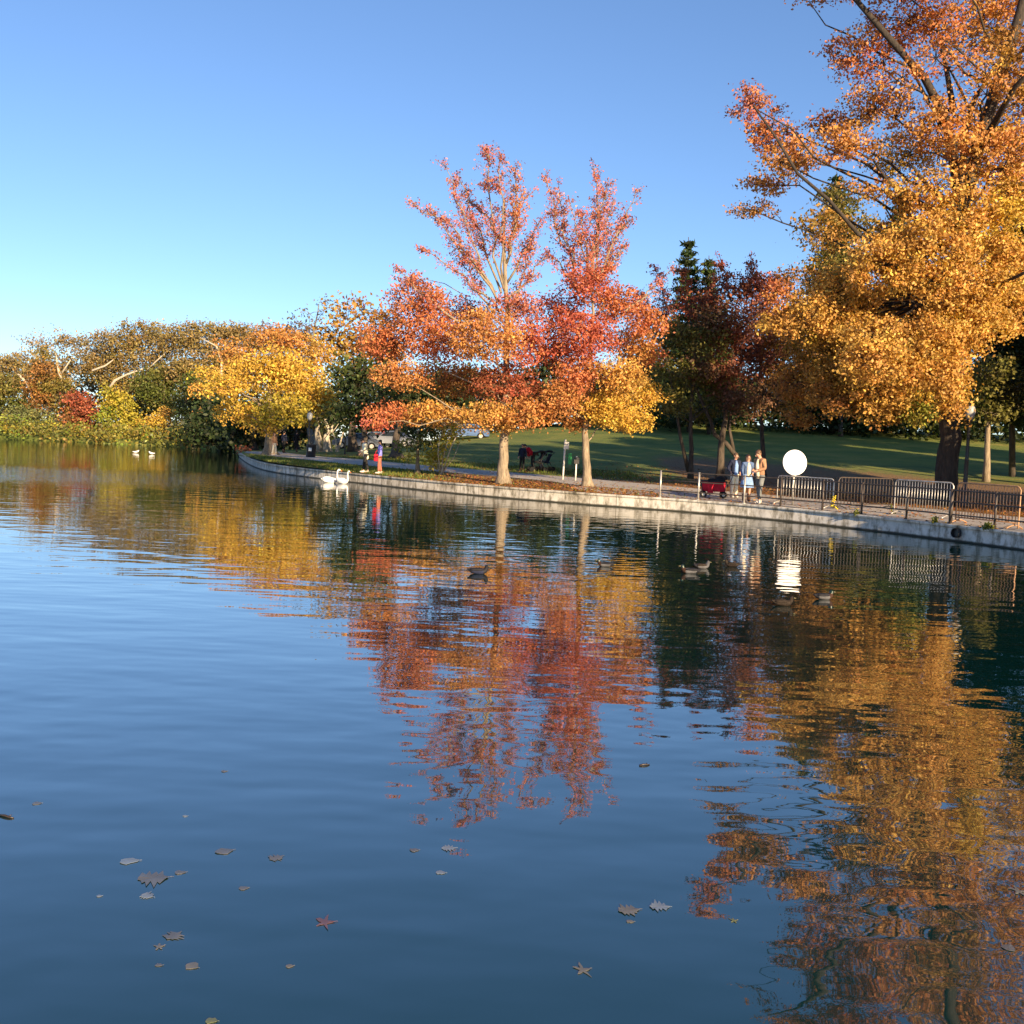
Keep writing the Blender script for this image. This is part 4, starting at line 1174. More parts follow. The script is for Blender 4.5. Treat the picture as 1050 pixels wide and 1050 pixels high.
# crowd barriers
def barrier(pa, pb, h, nb, mat, label, lean=0.0):
    a, b = Vector(pa), Vector(pb)
    d = b - a
    L = d.length
    rz = math.atan2(d.y, d.x)
    root = empty('crowd_barrier', (a + b) / 2, label, 'barrier', 'crowd barriers on the promenade', rz)
    x0, x1, zb, r = -L / 2 + .02, L / 2 - .02, .16, .10
    pts = [(x0, 0, 0.02)]
    pts += [(x0, 0, zb), (x0, 0, h - r), (x0 + r * .3, 0, h - r * .3), (x0 + r, 0, h), (x1 - r, 0, h), (x1 - r * .3, 0, h - r * .3), (x1, 0, h - r), (x1, 0, zb), (x1, 0, .02)]
    f = MB().tube(pts, .021, 8)
    f.tube([(x0, 0, zb), (x1, 0, zb)], .018, 8)
    f.build('frame', mat, root)
    s = MB()
    for k in range(nb):
        x = x0 + (x1 - x0) * (k + 1) / (nb + 1)
        s.tube([(x, 0, zb), (x, 0, h)], .0125, 6)
    s.build('bars', mat, root)
    for x in (x0 + .12, x1 - .12):
        MB().tube([(x, -.30, .012), (x, -.22, .05), (x, -.1, .085), (x, 0, .10), (x, .1, .085), (x, .22, .05), (x, .30, .012)], .018, 6).tube([(x, 0, .10), (x, 0, zb)], .016, 6).build('foot', mat, root)
    return root


def gp(px, Y):
    p = base_at(px, Y)
    p.z += .02
    return p


barA = barrier(gp(796, 36.0), gp(854, 33.9), .97, 17, M['steel'], 'crowd barrier just below the white disc, end wrapped in yellow tape')
barrier(gp(858, 33.7), gp(914, 35.0), 1.02, 16, M['rail'], 'dull dark crowd barrier set askew behind, between the disc barrier and the bright one')
barrier(gp(916, 32.3), gp(976, 30.6), 1.06, 19, M['steel'], 'bright steel crowd barrier in front of the giant tree trunk')
barrier(gp(979, 29.3), gp(1044.5, 27.4), 1.12, 19, M['rust'], 'rust tinted crowd barrier, the last one at the right edge')
# yellow tape wound on the end of the first barrier
e = gp(853, 33.9)
mb = MB()
for k in range(5):
    z = .06 + k * .075
    mb.tube([(math.cos(t) * .045 + .012 * k, math.sin(t) * .045, z + t * .012) for t in [i * .7 for i in range(10)]], .022, 5)
mb.tube([(.03, -.03, .12), (.10, -.08, .06), (.16, -.10, .012)], .022, 5)
tp = mb.build('caution_tape', M['yellow'])
tp.location = e
tag(tp, 'yellow caution tape wound round the foot of the barrier below the white disc', 'tape')
mb = MB()
mb.tube([(0, 0, .30), (.03, -.02, .2), (.01, -.04, .1), (.08, -.05, .03), (.15, -.02, .012)], .022, 5)
tp2 = mb.build('caution_tape', M['yellow'])
tp2.location = gp(913, 32.4)
tag(tp2, 'loose yellow tape scrap hanging at the foot of the bright steel barrier', 'tape')

# white disc on a short post
dc = at(815, 474.3, 35.6)
g = base_at(813, 35.6)
root = empty('round_sign', g, 'large plain white disc on a short post behind the barriers', 'sign')
mb = MB()
prof = [(0.001, -.02), (.415, -.02), (.432, -.008), (.432, .008), (.415, .02), (.001, .02)]
mb.lathe(prof, (0, 0, 0), 48)
o = mb.build('disc', M['white'], root)
o.location = dc - g
o.rotation_euler = (R(84), 0, R(10))
MB().tube([(0, .05, 0), (dc.x - g.x, .05, dc.z - g.z)], .03, 8).box((dc.x - g.x, .035, dc.z - g.z - .44), (.16, .03, .12), bevel=.01).build('post', M['steel'], root)


# lamp posts
def lamp(base, H, label):
    root = empty('street_lamp', base, label, 'lamp')
    MB().lathe([(.20, 0), (.20, .10), (.17, .14), (.15, .55), (.17, .60), (.11, .68), (.085, .75), (.07, H * .45), (.085, H * .46), (.065, H * .48), (.055, H - .68), (.09, H - .64), (.12, H - .60), (.10, H - .56)], k=12).build('pole', M['black'], root)
    MB().lathe([(.10, H - .56), (.16, H - .45), (.19, H - .28), (.17, H - .14), (.12, H - .06)], k=12).build('lantern', M['glass'], root)
    lan = [c for c in root.children if c.name.startswith('lantern')][0]
    MB().lathe([(.135, H - .07), (.14, H - .05), (.09, H + .02), (.03, H + .06), (.02, H + .14), (.004, H + .18)], k=12).build('lamp_cap', M['black'], lan)


lb = base_at(988, 39.0)
lamp(lb, at(986, 414, 39.0).z - lb.z, 'black lamp post with an acorn lantern beside the giant tree trunk')
lb = base_at(316.5, 70)
lamp(lb, at(316, 422, 70).z - lb.z, 'black lamp post on the grass right of the yellow maple')
lb = base_at(353.5, 76)
root = empty('park_post', lb, 'thin dark post on the lawn between the pale trunks and the walkers', 'post')
MB().lathe([(.07, 0), (.06, .05), (.05, 1.15), (.065, 1.18), (.03, 1.25)], k=10).build('shaft', M['black'], root)
lb = base_at(319, 69)
root = empty('litter_bin', lb, 'dark litter bin with a pale label at the foot of the left lamp post', 'bin')
MB().lathe([(.25, 0), (.29, .08), (.32, .8), (.34, .84), (.30, .86), (.27, .80)], k=14).build('drum', M['black'], root)
MB().box((-.02, -.325, .52), (.20, .012, .22), bevel=.004).build('label', M['lens'], root)

# sign posts
g = base_at(577, 49.5)
root = empty('sign_post', g, 'tall pale post with a small white plate and a green panel beside it', 'sign')
MB().tube([(0, 0, -.05), (.05, 0, 1.9)], .042, 8).build('pole', M['lens'], root)
MB().box((.10, -.05, 1.62), (.24, .03, .34), bevel=.008).build('sign_plate', M['lens'], root)
o = MB().box((.30, .05, 1.0), (.16, .10, .52), bevel=.02).box((.14, .05, 1.12), (.3, .03, .03)).build('green_panel', M['green'], root)
g = base_at(590, 49)
root = empty('sign_post', g, 'short post with a narrow dark board between the green panel and the yellow sided maple', 'sign')
MB().tube([(0, 0, -.05), (.01, 0, 1.15)], .035, 8).build('pole', M['lens'], root)
MB().box((.015, -.05, .95), (.24, .03, .32), bevel=.008).build('board', M['black'], root)

# drain in the wall
p, t, n = wall_point(989, -.03, .24)
root = empty('drain_pipe', p, 'dark round drain pipe sticking out of the concrete wall', 'pipe', rz=math.atan2(t.y, t.x))
MB().tube([(0, -.10, 0), (0, .02, 0)], .13, 14, cap=False).tube([(0, -.10, 0), (0, -.09, 0)], .145, 14, cap=False).tube([(0, .02, 0), (0, -.02, 0)], .125, 14).build('pipe', M['black'], root)

# weeds rooted in the coping
for px, lab in ((1018, 'green weed growing over the wall edge under the last barrier'), (962, 'small dark weed on the wall edge under the bright steel barrier'), (880, 'tiny weed on the wall edge under the askew barrier')):
    p, t, n = wall_point(px, .05, WALL_Z)
    k = 260 if px == 1018 else 130
    ext = .15 if px == 1018 else .07
    C = np.array(p) * 0 + np.array([t.x, t.y, 0]) * RNG.normal(0, ext * .5, (k, 1)) + np.array([n.x, n.y, 0]) * RNG.uniform(-.07, .12, (k, 1)) + np.array([0, 0, 1.]) * (np.abs(RNG.normal(0, .07, (k, 1))) - .05 * RNG.random((k, 1)))
    o = leaf_cloud('weed', C, RNG.uniform(.05, .10, k), mix_jit(PAL['G'], k, .25, ['OL', 'YG'], .5), None)
    o.location = p
    tag(o, lab, 'weed')


# ------------------------------------------------------------------ people
def skin_mesh(V, E, Rd, root=0, sub=2):
    me = bpy.data.meshes.new('skin_tmp')
    me.from_pydata([tuple(v) for v in V], E, [])
    o = bpy.data.objects.new('skin_tmp', me)
    COL.objects.link(o)
    sm = o.modifiers.new('Skin', 'SKIN')
    sm.use_smooth_shade = True
    if not me.skin_vertices:
        raise RuntimeError('no skin layer')
    for i, d in enumerate(me.skin_vertices[0].data):
        r = Rd[i]
        d.radius = r if isinstance(r, tuple) else (r, r)
        d.use_root = i == root
    ss = o.modifiers.new('Sub', 'SUBSURF')
    ss.levels = ss.render_levels = sub
    dg = bpy.context.evaluated_depsgraph_get()
    out = bpy.data.meshes.new_from_object(o.evaluated_get(dg))
    bpy.data.objects.remove(o)
    for p in out.polygons:
        p.use_smooth = True
    return out


def merged(name, meshes, mats, parent, face_mi=None):
    bm = bmesh.new()
    for me, mi in meshes:
        n0 = len(bm.faces)
        bm.from_mesh(me)
        bm.faces.ensure_lookup_table()
        for f in bm.faces[n0:]:
            f.material_index = mi
            f.smooth = True
        bpy.data.meshes.remove(me)
    out = bpy.data.meshes.new(name)
    bm.to_mesh(out)
    bm.free()
    return link_mesh(name, out, mats, parent)


def mb_mesh(mb):
    me = bpy.data.meshes.new('tmp')
    bmesh.ops.recalc_face_normals(mb.bm, faces=mb.bm.faces)
    mb.bm.to_mesh(me)
    mb.bm.free()
    return me


def person(loc, rz, H, label, top, legs, shoes, hair, lean=0.0, bow=0.0, arms=None, stride=0.0, dress=None, shirt=None, coat_len=0.88, long_hair=False, bend_knee=0.0, hood=None, sitting=False):
    """front is local -Y; arms = ((elbow L, wrist L), (elbow R, wrist R)) in unleaned body coordinates"""
    k = H / 1.75
    root = empty('person', loc, label, 'person', None, rz)
    root.scale = (k, k, k)
    pz = .93 - bend_knee * .2
    cl, sl = math.cos(lean), math.sin(lean)

    def up(p):
        y, z = p[1], p[2] - .93
        return Vector((p[0], y * cl - z * sl, pz + y * sl + z * cl))
    nk = Vector((0, 0, 1.50))

    def hd(p):
        q = Vector(p) - nk
        cb, sb = math.cos(bow), math.sin(bow)
        return up((q.x, nk.y + q.y * cb - q.z * sb, nk.z + q.y * sb + q.z * cb))
    if arms is None:
        arms = (((.235, .03, 1.14), (.235, -.06, .90)), ((-.235, .03, 1.14), (-.235, -.06, .90)))
    spine = [up((0, 0, .93)), up((0, 0, 1.07)), up((0, 0, 1.27)), up((0, 0, 1.40)), up((0, 0, 1.50)), hd((0, -.005, 1.57)), hd((0, -.02, 1.645)), hd((0, -.005, 1.725))]
    sr = [(.150, .105), (.135, .095), (.165, .110), (.12, .085), (.052, .052), (.062, .068), (.078, .098), (.055, .065)]
    V, E, Rr = list(spine), [(i, i + 1) for i in range(7)], list(sr)
    sh_i, wr = [], []
    for s, (el, w_) in zip((1, -1), arms):
        b0 = len(V)
        hand = Vector(w_) + (Vector(w_) - Vector(el)).normalized() * .07
        V += [up((s * .17, 0, 1.41)), up(el), up(w_), up(hand)]
        Rr += [.058, .044, .032, (.036, .02)]
        E += [(3, b0), (b0, b0 + 1), (b0 + 1, b0 + 2), (b0 + 2, b0 + 3)]
        sh_i.append(b0)
        wr.append((up(w_), up(hand), s))
    lg = []
    for s in (1, -1):
        b0 = len(V)
        yk = s * stride
        knee = Vector((s * .10, -.02 - bend_knee * .35 - yk * .5, .50 - bend_knee * .08))
        ank = Vector((s * .10, .02 - yk, .085))
        V += [Vector((s * .085, 0, pz - .06)), knee, ank, ank + Vector((0, -.13, -.045))]
        Rr += [.088, .058, .040, (.036, .028)]
        E += [(0, b0), (b0, b0 + 1), (b0 + 1, b0 + 2), (b0 + 2, b0 + 3)]
        lg.append((V[b0], knee, ank))
    body = skin_mesh(V, E, Rr)
    ex = MB()
    for a, h, s in wr:
        d = (h - a).normalized()
        side = d.cross(Vector((0, 1, 0)))
        side = side.normalized() if side.length > .1 else Vector((1, 0, 0))
        nrm = side.cross(d)
        for q, (o_, ln) in enumerate(((-.027, .062), (-.009, .075), (.009, .070), (.026, .055))):
            b = h + side * o_ - d * .01
            ex.tube([b, b + d * ln * .45, b + d * ln * .75 + nrm * .012, b + d * ln * .92 + nrm * .03], [.009, .0088, .008, .0065], 6)
        b = a + d * .025 + side * .03 * s
        ex.tube([b, b + side * s * .025 + d * .02, b + side * s * .03 + d * .05], [.010, .0095, .008], 6)
    face = hd((0, -.112, 1.645))
    fx, fy, fz = Vector((1, 0, 0)), (hd((0, -1, 1.6)) - hd((0, 0, 1.6))).normalized(), (hd((0, 0, 2)) - hd((0, 0, 1))).normalized()
    fr = Matrix((fx, -fy, fz)).transposed()
    ex.ball(face + fy * .012 - fz * .01, (.014, .022, .022), 0, 1, fr)
    for s in (1, -1):
        ex.ball(hd((s * .085, -.005, 1.64)), (.012, .025, .034), 0, 1, fr)
    ey = MB()
    for s in (1, -1):
        ey.ball(hd((s * .032, -.105, 1.655)), (.014, .010, .009), 1, 1, fr)
    ey.ball(hd((0, -.108, 1.595)), (.026, .012, .008), 2, 1, fr)
    ex_m, ey_m = mb_mesh(ex), mb_mesh(ey)
    bm = bmesh.new()
    for me_ in (body, ex_m, ey_m):
        bm.from_mesh(me_)
    for f in bm.faces:
        f.smooth = True
    me = bpy.data.meshes.new('body')
    bm.to_mesh(me)
    bm.free()
    link_mesh('body', me, [M['skin'], M['eye'], M['lip']], root)
    # upper garment
    z0 = coat_len
    gv = [up((0, 0, z0)), up((0, 0, 1.0)), up((0, 0, 1.12)), up((0, 0, 1.28)), up((0, 0, 1.42)), up((0, .01, 1.50))]
    gr = [(.175, .135), (.175, .13), (.165, .125), (.19, .14), (.175, .125), (.075, .08)]
    ge = [(i, i + 1) for i in range(5)]
    for (el, w_), s in zip(arms, (1, -1)):
        b0 = len(gv)
        w2 = Vector(el) + (Vector(w_) - Vector(el)) * .93
        gv += [up((s * .175, 0, 1.41)), up(el), up(w2)]
        gr += [.088, .066, .052]
        ge += [(4, b0), (b0, b0 + 1), (b0 + 1, b0 + 2)]
    link_mesh('jacket', skin_mesh(gv, ge, gr), M[top], root)
    if shirt:
        o = MB()
        o.tube([up((0, -.075, z0 - .04)), up((0, -.085, 1.05)), up((0, -.095, 1.28)), up((0, -.06, 1.46))], [.085, .082, .080, .04], 12)
        o.build('shirt', M[shirt], root)
    if dress:
        MB().lathe([(.16, 1.02), (.19, .90), (.24, .70), (.27, .53), (.26, .525)], k=18, sy=.8).build('dress', M[dress], root)
    if legs:
        lv, lr, le = [Vector((0, 0, pz + .07)), Vector((0, 0, pz - .01))], [(.16, .118), (.168, .125)], [(0, 1)]
        for hp, kn, an in lg:
            b0 = len(lv)
            lv += [hp + Vector((0, 0, -.03)), kn, an + Vector((0, 0, .04))]
            lr += [.104, .078, .064]
            le += [(1, b0), (b0, b0 + 1), (b0 + 1, b0 + 2)]
        link_mesh('trousers', skin_mesh(lv, le, lr), M[legs], root)
    for hp, kn, an in lg:
        o = MB().ball((an.x, an.y - .055, .05), (.052, .14, .05), sub=2).ball((an.x, an.y + .01, .085), (.05, .06, .06), sub=2)
        if shoes == 'boot':
            o.tube([(an.x, an.y, .08), (an.x, an.y, .30)], [.055, .066], 10)
        o.build('shoe', M[shoes], root)
    hm = MB().ball(hd((0, .022, 1.682)), (.093, .102, .088), sub=3, rot=fr)
    if long_hair:
        hm.ball(hd((0, .065, 1.58)), (.10, .062, .14), sub=2, rot=fr).ball(hd((0, .075, 1.46)), (.105, .05, .12), sub=2, rot=fr)
        for s in (1, -1):
            hm.ball(hd((s * .082, .0, 1.56)), (.03, .05, .15), sub=2, rot=fr)
    else:
        hm.ball(hd((0, .05, 1.63)), (.083, .06, .085), sub=2, rot=fr)
    hm.build('hair', M[hair], root)
    return root


def pr(px, py, z=.48):
    p = on_z(px, py, z)
    p.z = gzf(p.x, p.y) + .02
    return p


fold = (((.22, .02, 1.15), (.10, -.22, 1.10)), ((-.22, .02, 1.15), (-.10, -.22, 1.10)))
pocket = (((.27, .08, 1.15), (.20, -.06, .98)), ((-.27, .08, 1.15), (-.20, -.06, .98)))
person(pr(752, 511), R(20), 1.64, 'man in an open navy jacket, light blue shirt and cream trousers beside the red wagon', 'navy', 'chino', 'shoe', 'hairl', bow=.25, arms=pocket, shirt='blue')
person(pr(765, 514), R(10), 1.63, 'woman with long brown hair in a denim dress and pale cardigan between the two men', 'denim', None, 'boot', 'hairb', arms=(((.22, 0, 1.14), (.12, -.20, 1.06)), ((-.22, .02, 1.14), (-.22, -.08, .92))), dress='blue', long_hair=True, shirt='cream', coat_len=.96)
person(pr(778, 516), R(-62), 1.83, 'tall man in a tan brown jacket and grey trousers looking down at his hands', 'brown', 'grey', 'shoe', 'hairl', lean=.10, bow=.45, arms=fold, shirt='cream', stride=.10)
person(pr(374.5, 485.2), R(-70), 1.66, 'stooping person in a long cream coat and dark trousers on the wall edge', 'coat', 'dark', 'shoe', 'hairb', lean=.16, bow=.7, coat_len=.62, stride=.14, arms=(((.20, -.08, 1.15), (.12, -.28, 1.12)), ((-.20, -.02, 1.15), (-.16, -.22, 1.02))))
person(pr(389, 486.4), R(-80), 1.58, 'person in a violet blue jacket and brick red trousers facing left on the wall edge', 'violet', 'brick', 'shoe', 'hairk', bow=.15, coat_len=.78, stride=.07)
g = pr(386.6, 486.8)
root = empty('shoulder_bag', g + Vector((-.06, -.1, .62)), 'red bag hanging in front of the violet blue jacket', 'bag')
MB().box((0, 0, .16), (.20, .14, .34), bevel=.05).build('pouch', M['red'], root)
MB().tube([(-.05, 0, .31), (.0, 0, .44), (.06, 0, .52)], .012, 6).build('strap', M['red'], root)


def gpe(px, Y):
    p = base_at(px, Y)
    return p + Vector((0, 0, .02))


person(gpe(281, 74.5), R(60), 1.62, 'person in a tan top and pale trousers right beside the yellow maple trunk', 'brown', 'cream', 'shoe', 'hairb', stride=.08)
person(gpe(291, 82), R(150), 1.70, 'person in dark clothes walking on the shaded path, nearer the yellow maple', 'navy', 'dark', 'boot', 'hairk', stride=.18)
person(gpe(304, 84), R(160), 1.72, 'person in black on the shaded path, next to the left lamp post', 'dark', 'dark', 'boot', 'hairk', stride=.14)
person(gpe(535, 55.5), R(-20), 1.42, 'child in a navy jacket half hidden behind the red maple trunk', 'navy', 'dark', 'boot', 'hairl', bow=.2)
person(gpe(546, 56.0), R(-75), 1.60, 'person in a red jacket stooping over a stroller behind the red maple trunk', 'red', 'dark', 'shoe', 'hairk', lean=.75, bow=.3, arms=(((.22, -.10, 1.18), (.16, -.30, 1.02)), ((-.22, -.10, 1.18), (-.16, -.30, 1.02))))


def wheel(mb_, c, r, wd, mi=0):
    mb_.tube([(c[0], c[1] - wd / 2, c[2]), (c[0], c[1] + wd / 2, c[2])], r, 16, mi)


def stroller(loc, rz, fabric, label):
    root = empty('stroller', loc, label, 'stroller', 'strollers behind the red maple trunk', rz)
    f = MB()
    for y in (-.24, .24):
        f.tube([(-.38, y, .14), (-.05, y, .55), (.42, y, 1.02)], .016, 6).tube([(.36, y, .14), (.05, y, .62)], .016, 6)
    f.tube([(.42, -.24, 1.02), (.45, 0, 1.04), (.42, .24, 1.02)], .018, 6).tube([(.36, -.24, .14), (.36, .24, .14)], .014, 6)
    f.build('frame', M['black'], root)
    MB().box((-.02, 0, .50), (.42, .40, .09), Matrix.Rotation(R(10), 3, 'Y'), .03).box((.17, 0, .72), (.09, .40, .46), Matrix.Rotation(R(20), 3, 'Y'), .03).box((-.26, 0, .34), (.06, .34, .30), Matrix.Rotation(R(-15), 3, 'Y'), .02).build('seat', M[fabric], root)
    hd_ = MB()
    hd_.tube([(.18 - .30 * math.sin(t), 0, .88 + .20 * math.cos(t)) for t in [R(-30 + 25 * i) for i in range(6)]], .06, 8, sx=3.4)
    hd_.build('hood', M['dark'], root)
    for x in (-.38, .36):
        for y in (-.25, .25):
            w_ = MB()
            wheel(w_, (x, y, .13), .13, .05)
            w_.build('wheel', M['tyre'], root)


stroller(gpe(551, 55.2), R(15), 'dark', 'dark hooded stroller, left of two behind the red maple trunk')
stroller(gpe(559, 56.0), R(-20), 'navy', 'navy stroller, right of two behind the red maple trunk')

# red folding wagon
root = empty('folding_wagon', pr(731, 510.5), 'red fabric folding wagon with black wheels behind the pipe railing', 'wagon', None, R(-8))
b = MB()
b.box((0, 0, .40), (.86, .46, .34), bevel=.03)
b.build('basket', M['red'], root)
MB().box((-.12, -.245, .33), (.22, .03, .40), bevel=.012).build('front_pocket', M['red'], root)
f = MB()
for y in (-.25, .25):
    f.tube([(-.46, y, .60), (.46, y, .60)], .016, 6)
    f.tube([(-.46, y, .60), (-.40, y, .22), (-.34, y, .14)], .016, 6).tube([(.46, y, .60), (.40, y, .22), (.34, y, .14)], .016, 6)
for x in (-.46, .46):
    f.tube([(x, -.25, .60), (x, .25, .60)], .016, 6)
f.build('frame', M['black'], root)
MB().tube([(.46, 0, .42), (.62, 0, .66), (.70, 0, .95)], .014, 6).tube([(.70, -.10, .95), (.70, .10, .95)], .018, 6).build('handle', M['black'], root)
MB().box((.1, 0, .63), (.62, .36, .14), bevel=.05).ball((.28, .03, .72), (.22, .16, .10)).build('bundle', M['dark'], root)
for x in (-.36, .36):
    for y in (-.27, .27):
        w_ = MB()
        wheel(w_, (x, y, .125), .125, .07)
        o = w_.build('wheel', M['tyre'], root)
        MB().tube([(x, y - .045, .125), (x, y + .045, .125)], .055, 10).build('hub', M['steel'], o)

# ------------------------------------------------------------------ birds
def duck(px, py, rz, length, label, kind='mallard'):
    loc = on_z(px, py, 0)
    root = empty('duck', loc, label, 'duck', 'ducks on the lake', rz)
    k = length / .52
    root.scale = (k, k, k)
    # +X is forward
    V = [(-.29, 0, .12), (-.20, 0, .085), (-.06, 0, .06), (.09, 0, .06), (.16, 0, .09), (.175, 0, .14), (.19, 0, .19), (.225, 0, .195)]
    Rr = [(.035, .014), (.075, .055), (.105, .082), (.105, .085), (.08, .07), (.055, .055), (.062, .066), (.045, .045)]
    me = skin_mesh(V, [(i, i + 1) for i in range(7)], Rr, 2)
    mats = [M['dgrey'], M['chest'], M['dgreen'], M['dblack']] if kind == 'mallard' else [M['dbrown']] * 4 if kind == 'hen' else [M['dgrey'], M['dgrey'], M['dgrey'], M['dblack']]
    if kind == 'dark':
        mats = [M['navy'], M['dblack'], M['dblack'], M['dblack']]
    for p in me.polygons:
        c = p.center
        p.material_index = 2 if c.z > .15 and c.x > .12 else 1 if c.x > .105 else 3 if c.x < -.17 or (c.z > .115 and c.x < .02) else 0
    link_mesh('body', me, mats, root)
    MB().tube([(.235, 0, .185), (.265, 0, .178), (.295, 0, .172)], [.020, .017, .010], 8, sx=1.2).build('bill', M['ybill'], root)
    for s in (1, -1):
        MB().ball((-.05, s * .080, .108), (.17, .022, .036)).build('wing', M['dbrown'] if kind in ('hen', 'grey') else M['dblack'], root)


duck(491, 588.5, R(2), .36, 'dark mallard in front of the tall trunk reflection', 'dark')
duck(620, 581, R(172), .32, 'mallard on the golden reflection of the second maple', 'mallard')
duck(707, 588, R(176), .36, 'pale grey drake facing left in the close pair of ducks', 'mallard')
duck(720, 583, R(20), .34, 'grey headed duck facing right in the close pair of ducks', 'grey')
duck(750, 581, R(160), .30, 'dim brown duck just behind the close pair', 'hen')
duck(803, 621, R(5), .33, 'brown hen duck below the reflection of the white disc', 'hen')
duck(845, 614.5, R(12), .33, 'mallard with a pale flank, nearest the barrier reflections', 'mallard')


def swan(px, py, rz, k, label):
    loc = on_z(px, py, 0)
    root = empty('swan', loc, label, 'swan', 'swans beside the stone wall', rz)
    root.scale = (k, k, k * 1.15)
    V = [(-.62, 0, .20), (-.45, 0, .17), (-.20, 0, .14), (.10, 0, .12), (.30, 0, .14), (.37, 0, .24), (.36, 0, .38), (.35, 0, .52), (.37, 0, .64), (.42, 0, .70), (.48, 0, .69), (.54, 0, .66)]
    Rr = [(.05, .02), (.13, .10), (.20, .17), (.20, .17), (.11, .11), (.062, .062), (.048, .048), (.042, .042), (.042, .042), (.048, .05), (.045, .048), (.03, .03)]
    link_mesh('body', skin_mesh(V, [(i, i + 1) for i in range(11)], Rr, 2), M['swan'], root)
    MB().tube([(.535, 0, .662), (.59, 0, .64), (.64, 0, .615)], [.026, .022, .010], 8).build('bill', M['bill'], root)
    for s in (1, -1):
        MB().ball((-.16, s * .15, .20), (.36, .05, .12), rot=Matrix.Rotation(R(6), 3, 'Y')).build('wing', M['swan'], root)


swan(339.5, 495.0, R(5), .78, 'white swan with its tail stretched out, left of the two by the stone wall')
swan(352, 496.0, R(-35), .74, 'white swan close to the two walkers, right of the two by the stone wall')


def gull(px, py, rz, label):
    loc = on_z(px, py, 0)
    root = empty('water_bird', loc, label, 'bird', 'white birds far out on the lake', rz)
    V = [(-.24, 0, .10), (-.12, 0, .07), (.06, 0, .07), (.13, 0, .12), (.16, 0, .18), (.20, 0, .19)]
    Rr = [(.025, .012), (.07, .05), (.09, .07), (.05, .045), (.04, .04), (.025, .025)]
    root.scale = (1.3, 1.3, 1.3)
    link_mesh('body', skin_mesh(V, [(i, i + 1) for i in range(5)], Rr, 2), M['swan'], root)
    MB().tube([(.20, 0, .185), (.25, 0, .175)], [.014, .006], 6).build('bill', M['ybill'], root)


gull(139.5, 464.5, R(8), 'white water bird far out on the lake, nearer the left edge')
gull(155.5, 466, R(172), 'white water bird far out on the lake, nearer the dark bay')


# ------------------------------------------------------------------ parked cars far behind
def car(loc, rz, paint, label):
    root = empty('parked_car', loc, label, 'car', 'cars parked beyond the lawn', rz)
    bm = bmesh.new()
    prof = [(-2.1, .32), (-2.15, .62), (-2.05, .86), (-1.45, .95), (-1.0, 1.38), (-.3, 1.47), (.45, 1.42), (1.0, .98), (1.85, .86), (2.12, .66), (2.15, .34)]
    secs = [(-.80, .92), (-.72, 1.0), (.72, 1.0), (.80, .92)]
    rings = [[bm.verts.new((x * (1 if abs(y) < .75 else .985), y * (1 - .16 * max(0, (z - .9)) / .55), .32 + (z - .32) * sc)) for x, z in prof] for y, sc in secs]
    for a, b_ in zip(rings[:-1], rings[1:]):
        for j in range(len(prof)):
            bm.faces.new((a[j], a[(j + 1) % len(prof)], b_[(j + 1) % len(prof)], b_[j]))
    bm.faces.new(rings[0])
    bm.faces.new(rings[-1][::-1])
    q = MB()
    q.bm.free()
    q.bm = bm
    q.build('body', M[paint], root)
    for s in (1, -1):
        g_ = MB()
        y = s * .78
        vs_ = [(-1.25, y, .98), (-.92, y * .93, 1.30), (-.25, y * .92, 1.37), (.38, y * .925, 1.33), (.85, y, .98)]
        g_.bm.faces.new([g_.bm.verts.new(v) for v in vs_])
        r_ = bmesh.ops.extrude_face_region(g_.bm, geom=list(g_.bm.faces))
        bmesh.ops.translate(g_.bm, vec=(0, s * .03, 0), verts=[v for v in r_['geom'] if isinstance(v, bmesh.types.BMVert)])
        g_.build('window', M['cglass'], root)
    MB().box((.74, 0, 1.21), (.04, 1.25, .48), Matrix.Rotation(R(-50), 3, 'Y')).build('windscreen', M['cglass'], root)
    for s in (1, -1):
        MB().ball((2.10, s * .58, .66), (.06, .17, .08)).build('headlight', M['glass'], root)
    for x in (-1.32, 1.32):
        for s in (1, -1):
            w_ = MB()
            wheel(w_, (x, s * .76, .33), .33, .22)
            o = w_.build('wheel', M['tyre'], root)
            MB().tube([(x, s * .86, .33), (x, s * .885, .33)], [.21, .19], 12).build('rim', M['steel'], o)


for px, Y, rz, c, lab in ((366, 93, 185, 'ccar1', 'grey car parked beyond the lawn, left of the stooping walker'), (383, 95, 182, 'ccar2', 'pale grey car parked beyond the lawn between the two walkers'),
                          (401, 94, 178, 'ccar2', 'pale grey car parked beyond the lawn behind the flared black trunk'), (479, 101, 180, 'ccar3', 'dark blue car parked far off between the upright shrub and the first red maple trunk')):
    car(gpe(px, Y), R(rz), c, lab)


# ------------------------------------------------------------------ leaves and twigs floating near the camera
def leaf_outline(kind):
    pts = []
    if kind == 'oak':
        prof = [(0, .03), (.08, .10), (.16, .30), (.22, .12), (.34, .40), (.42, .14), (.56, .42), (.64, .14), (.78, .30), (.86, .10), (1, .02)]
        pts = [(x - .5, y) for x, y in prof] + [(x - .5, -y * .93) for x, y in reversed(prof)]
    elif kind == 'maple':
        for i in range(5):
            a = R(-144 + 72 * i)
            pts += [(.16 * math.cos(a - R(36)), .16 * math.sin(a - R(36))), (.34 * math.cos(a - R(15)), .34 * math.sin(a - R(15))), (.55 * math.cos(a), .55 * math.sin(a)), (.32 * math.cos(a + R(14)), .32 * math.sin(a + R(14)))]
    else:
        for i in range(14):
            t = 2 * math.pi * i / 14
            pts.append((.5 * math.cos(t), .27 * math.sin(t) * (1 - .35 * math.cos(t))))
    return pts


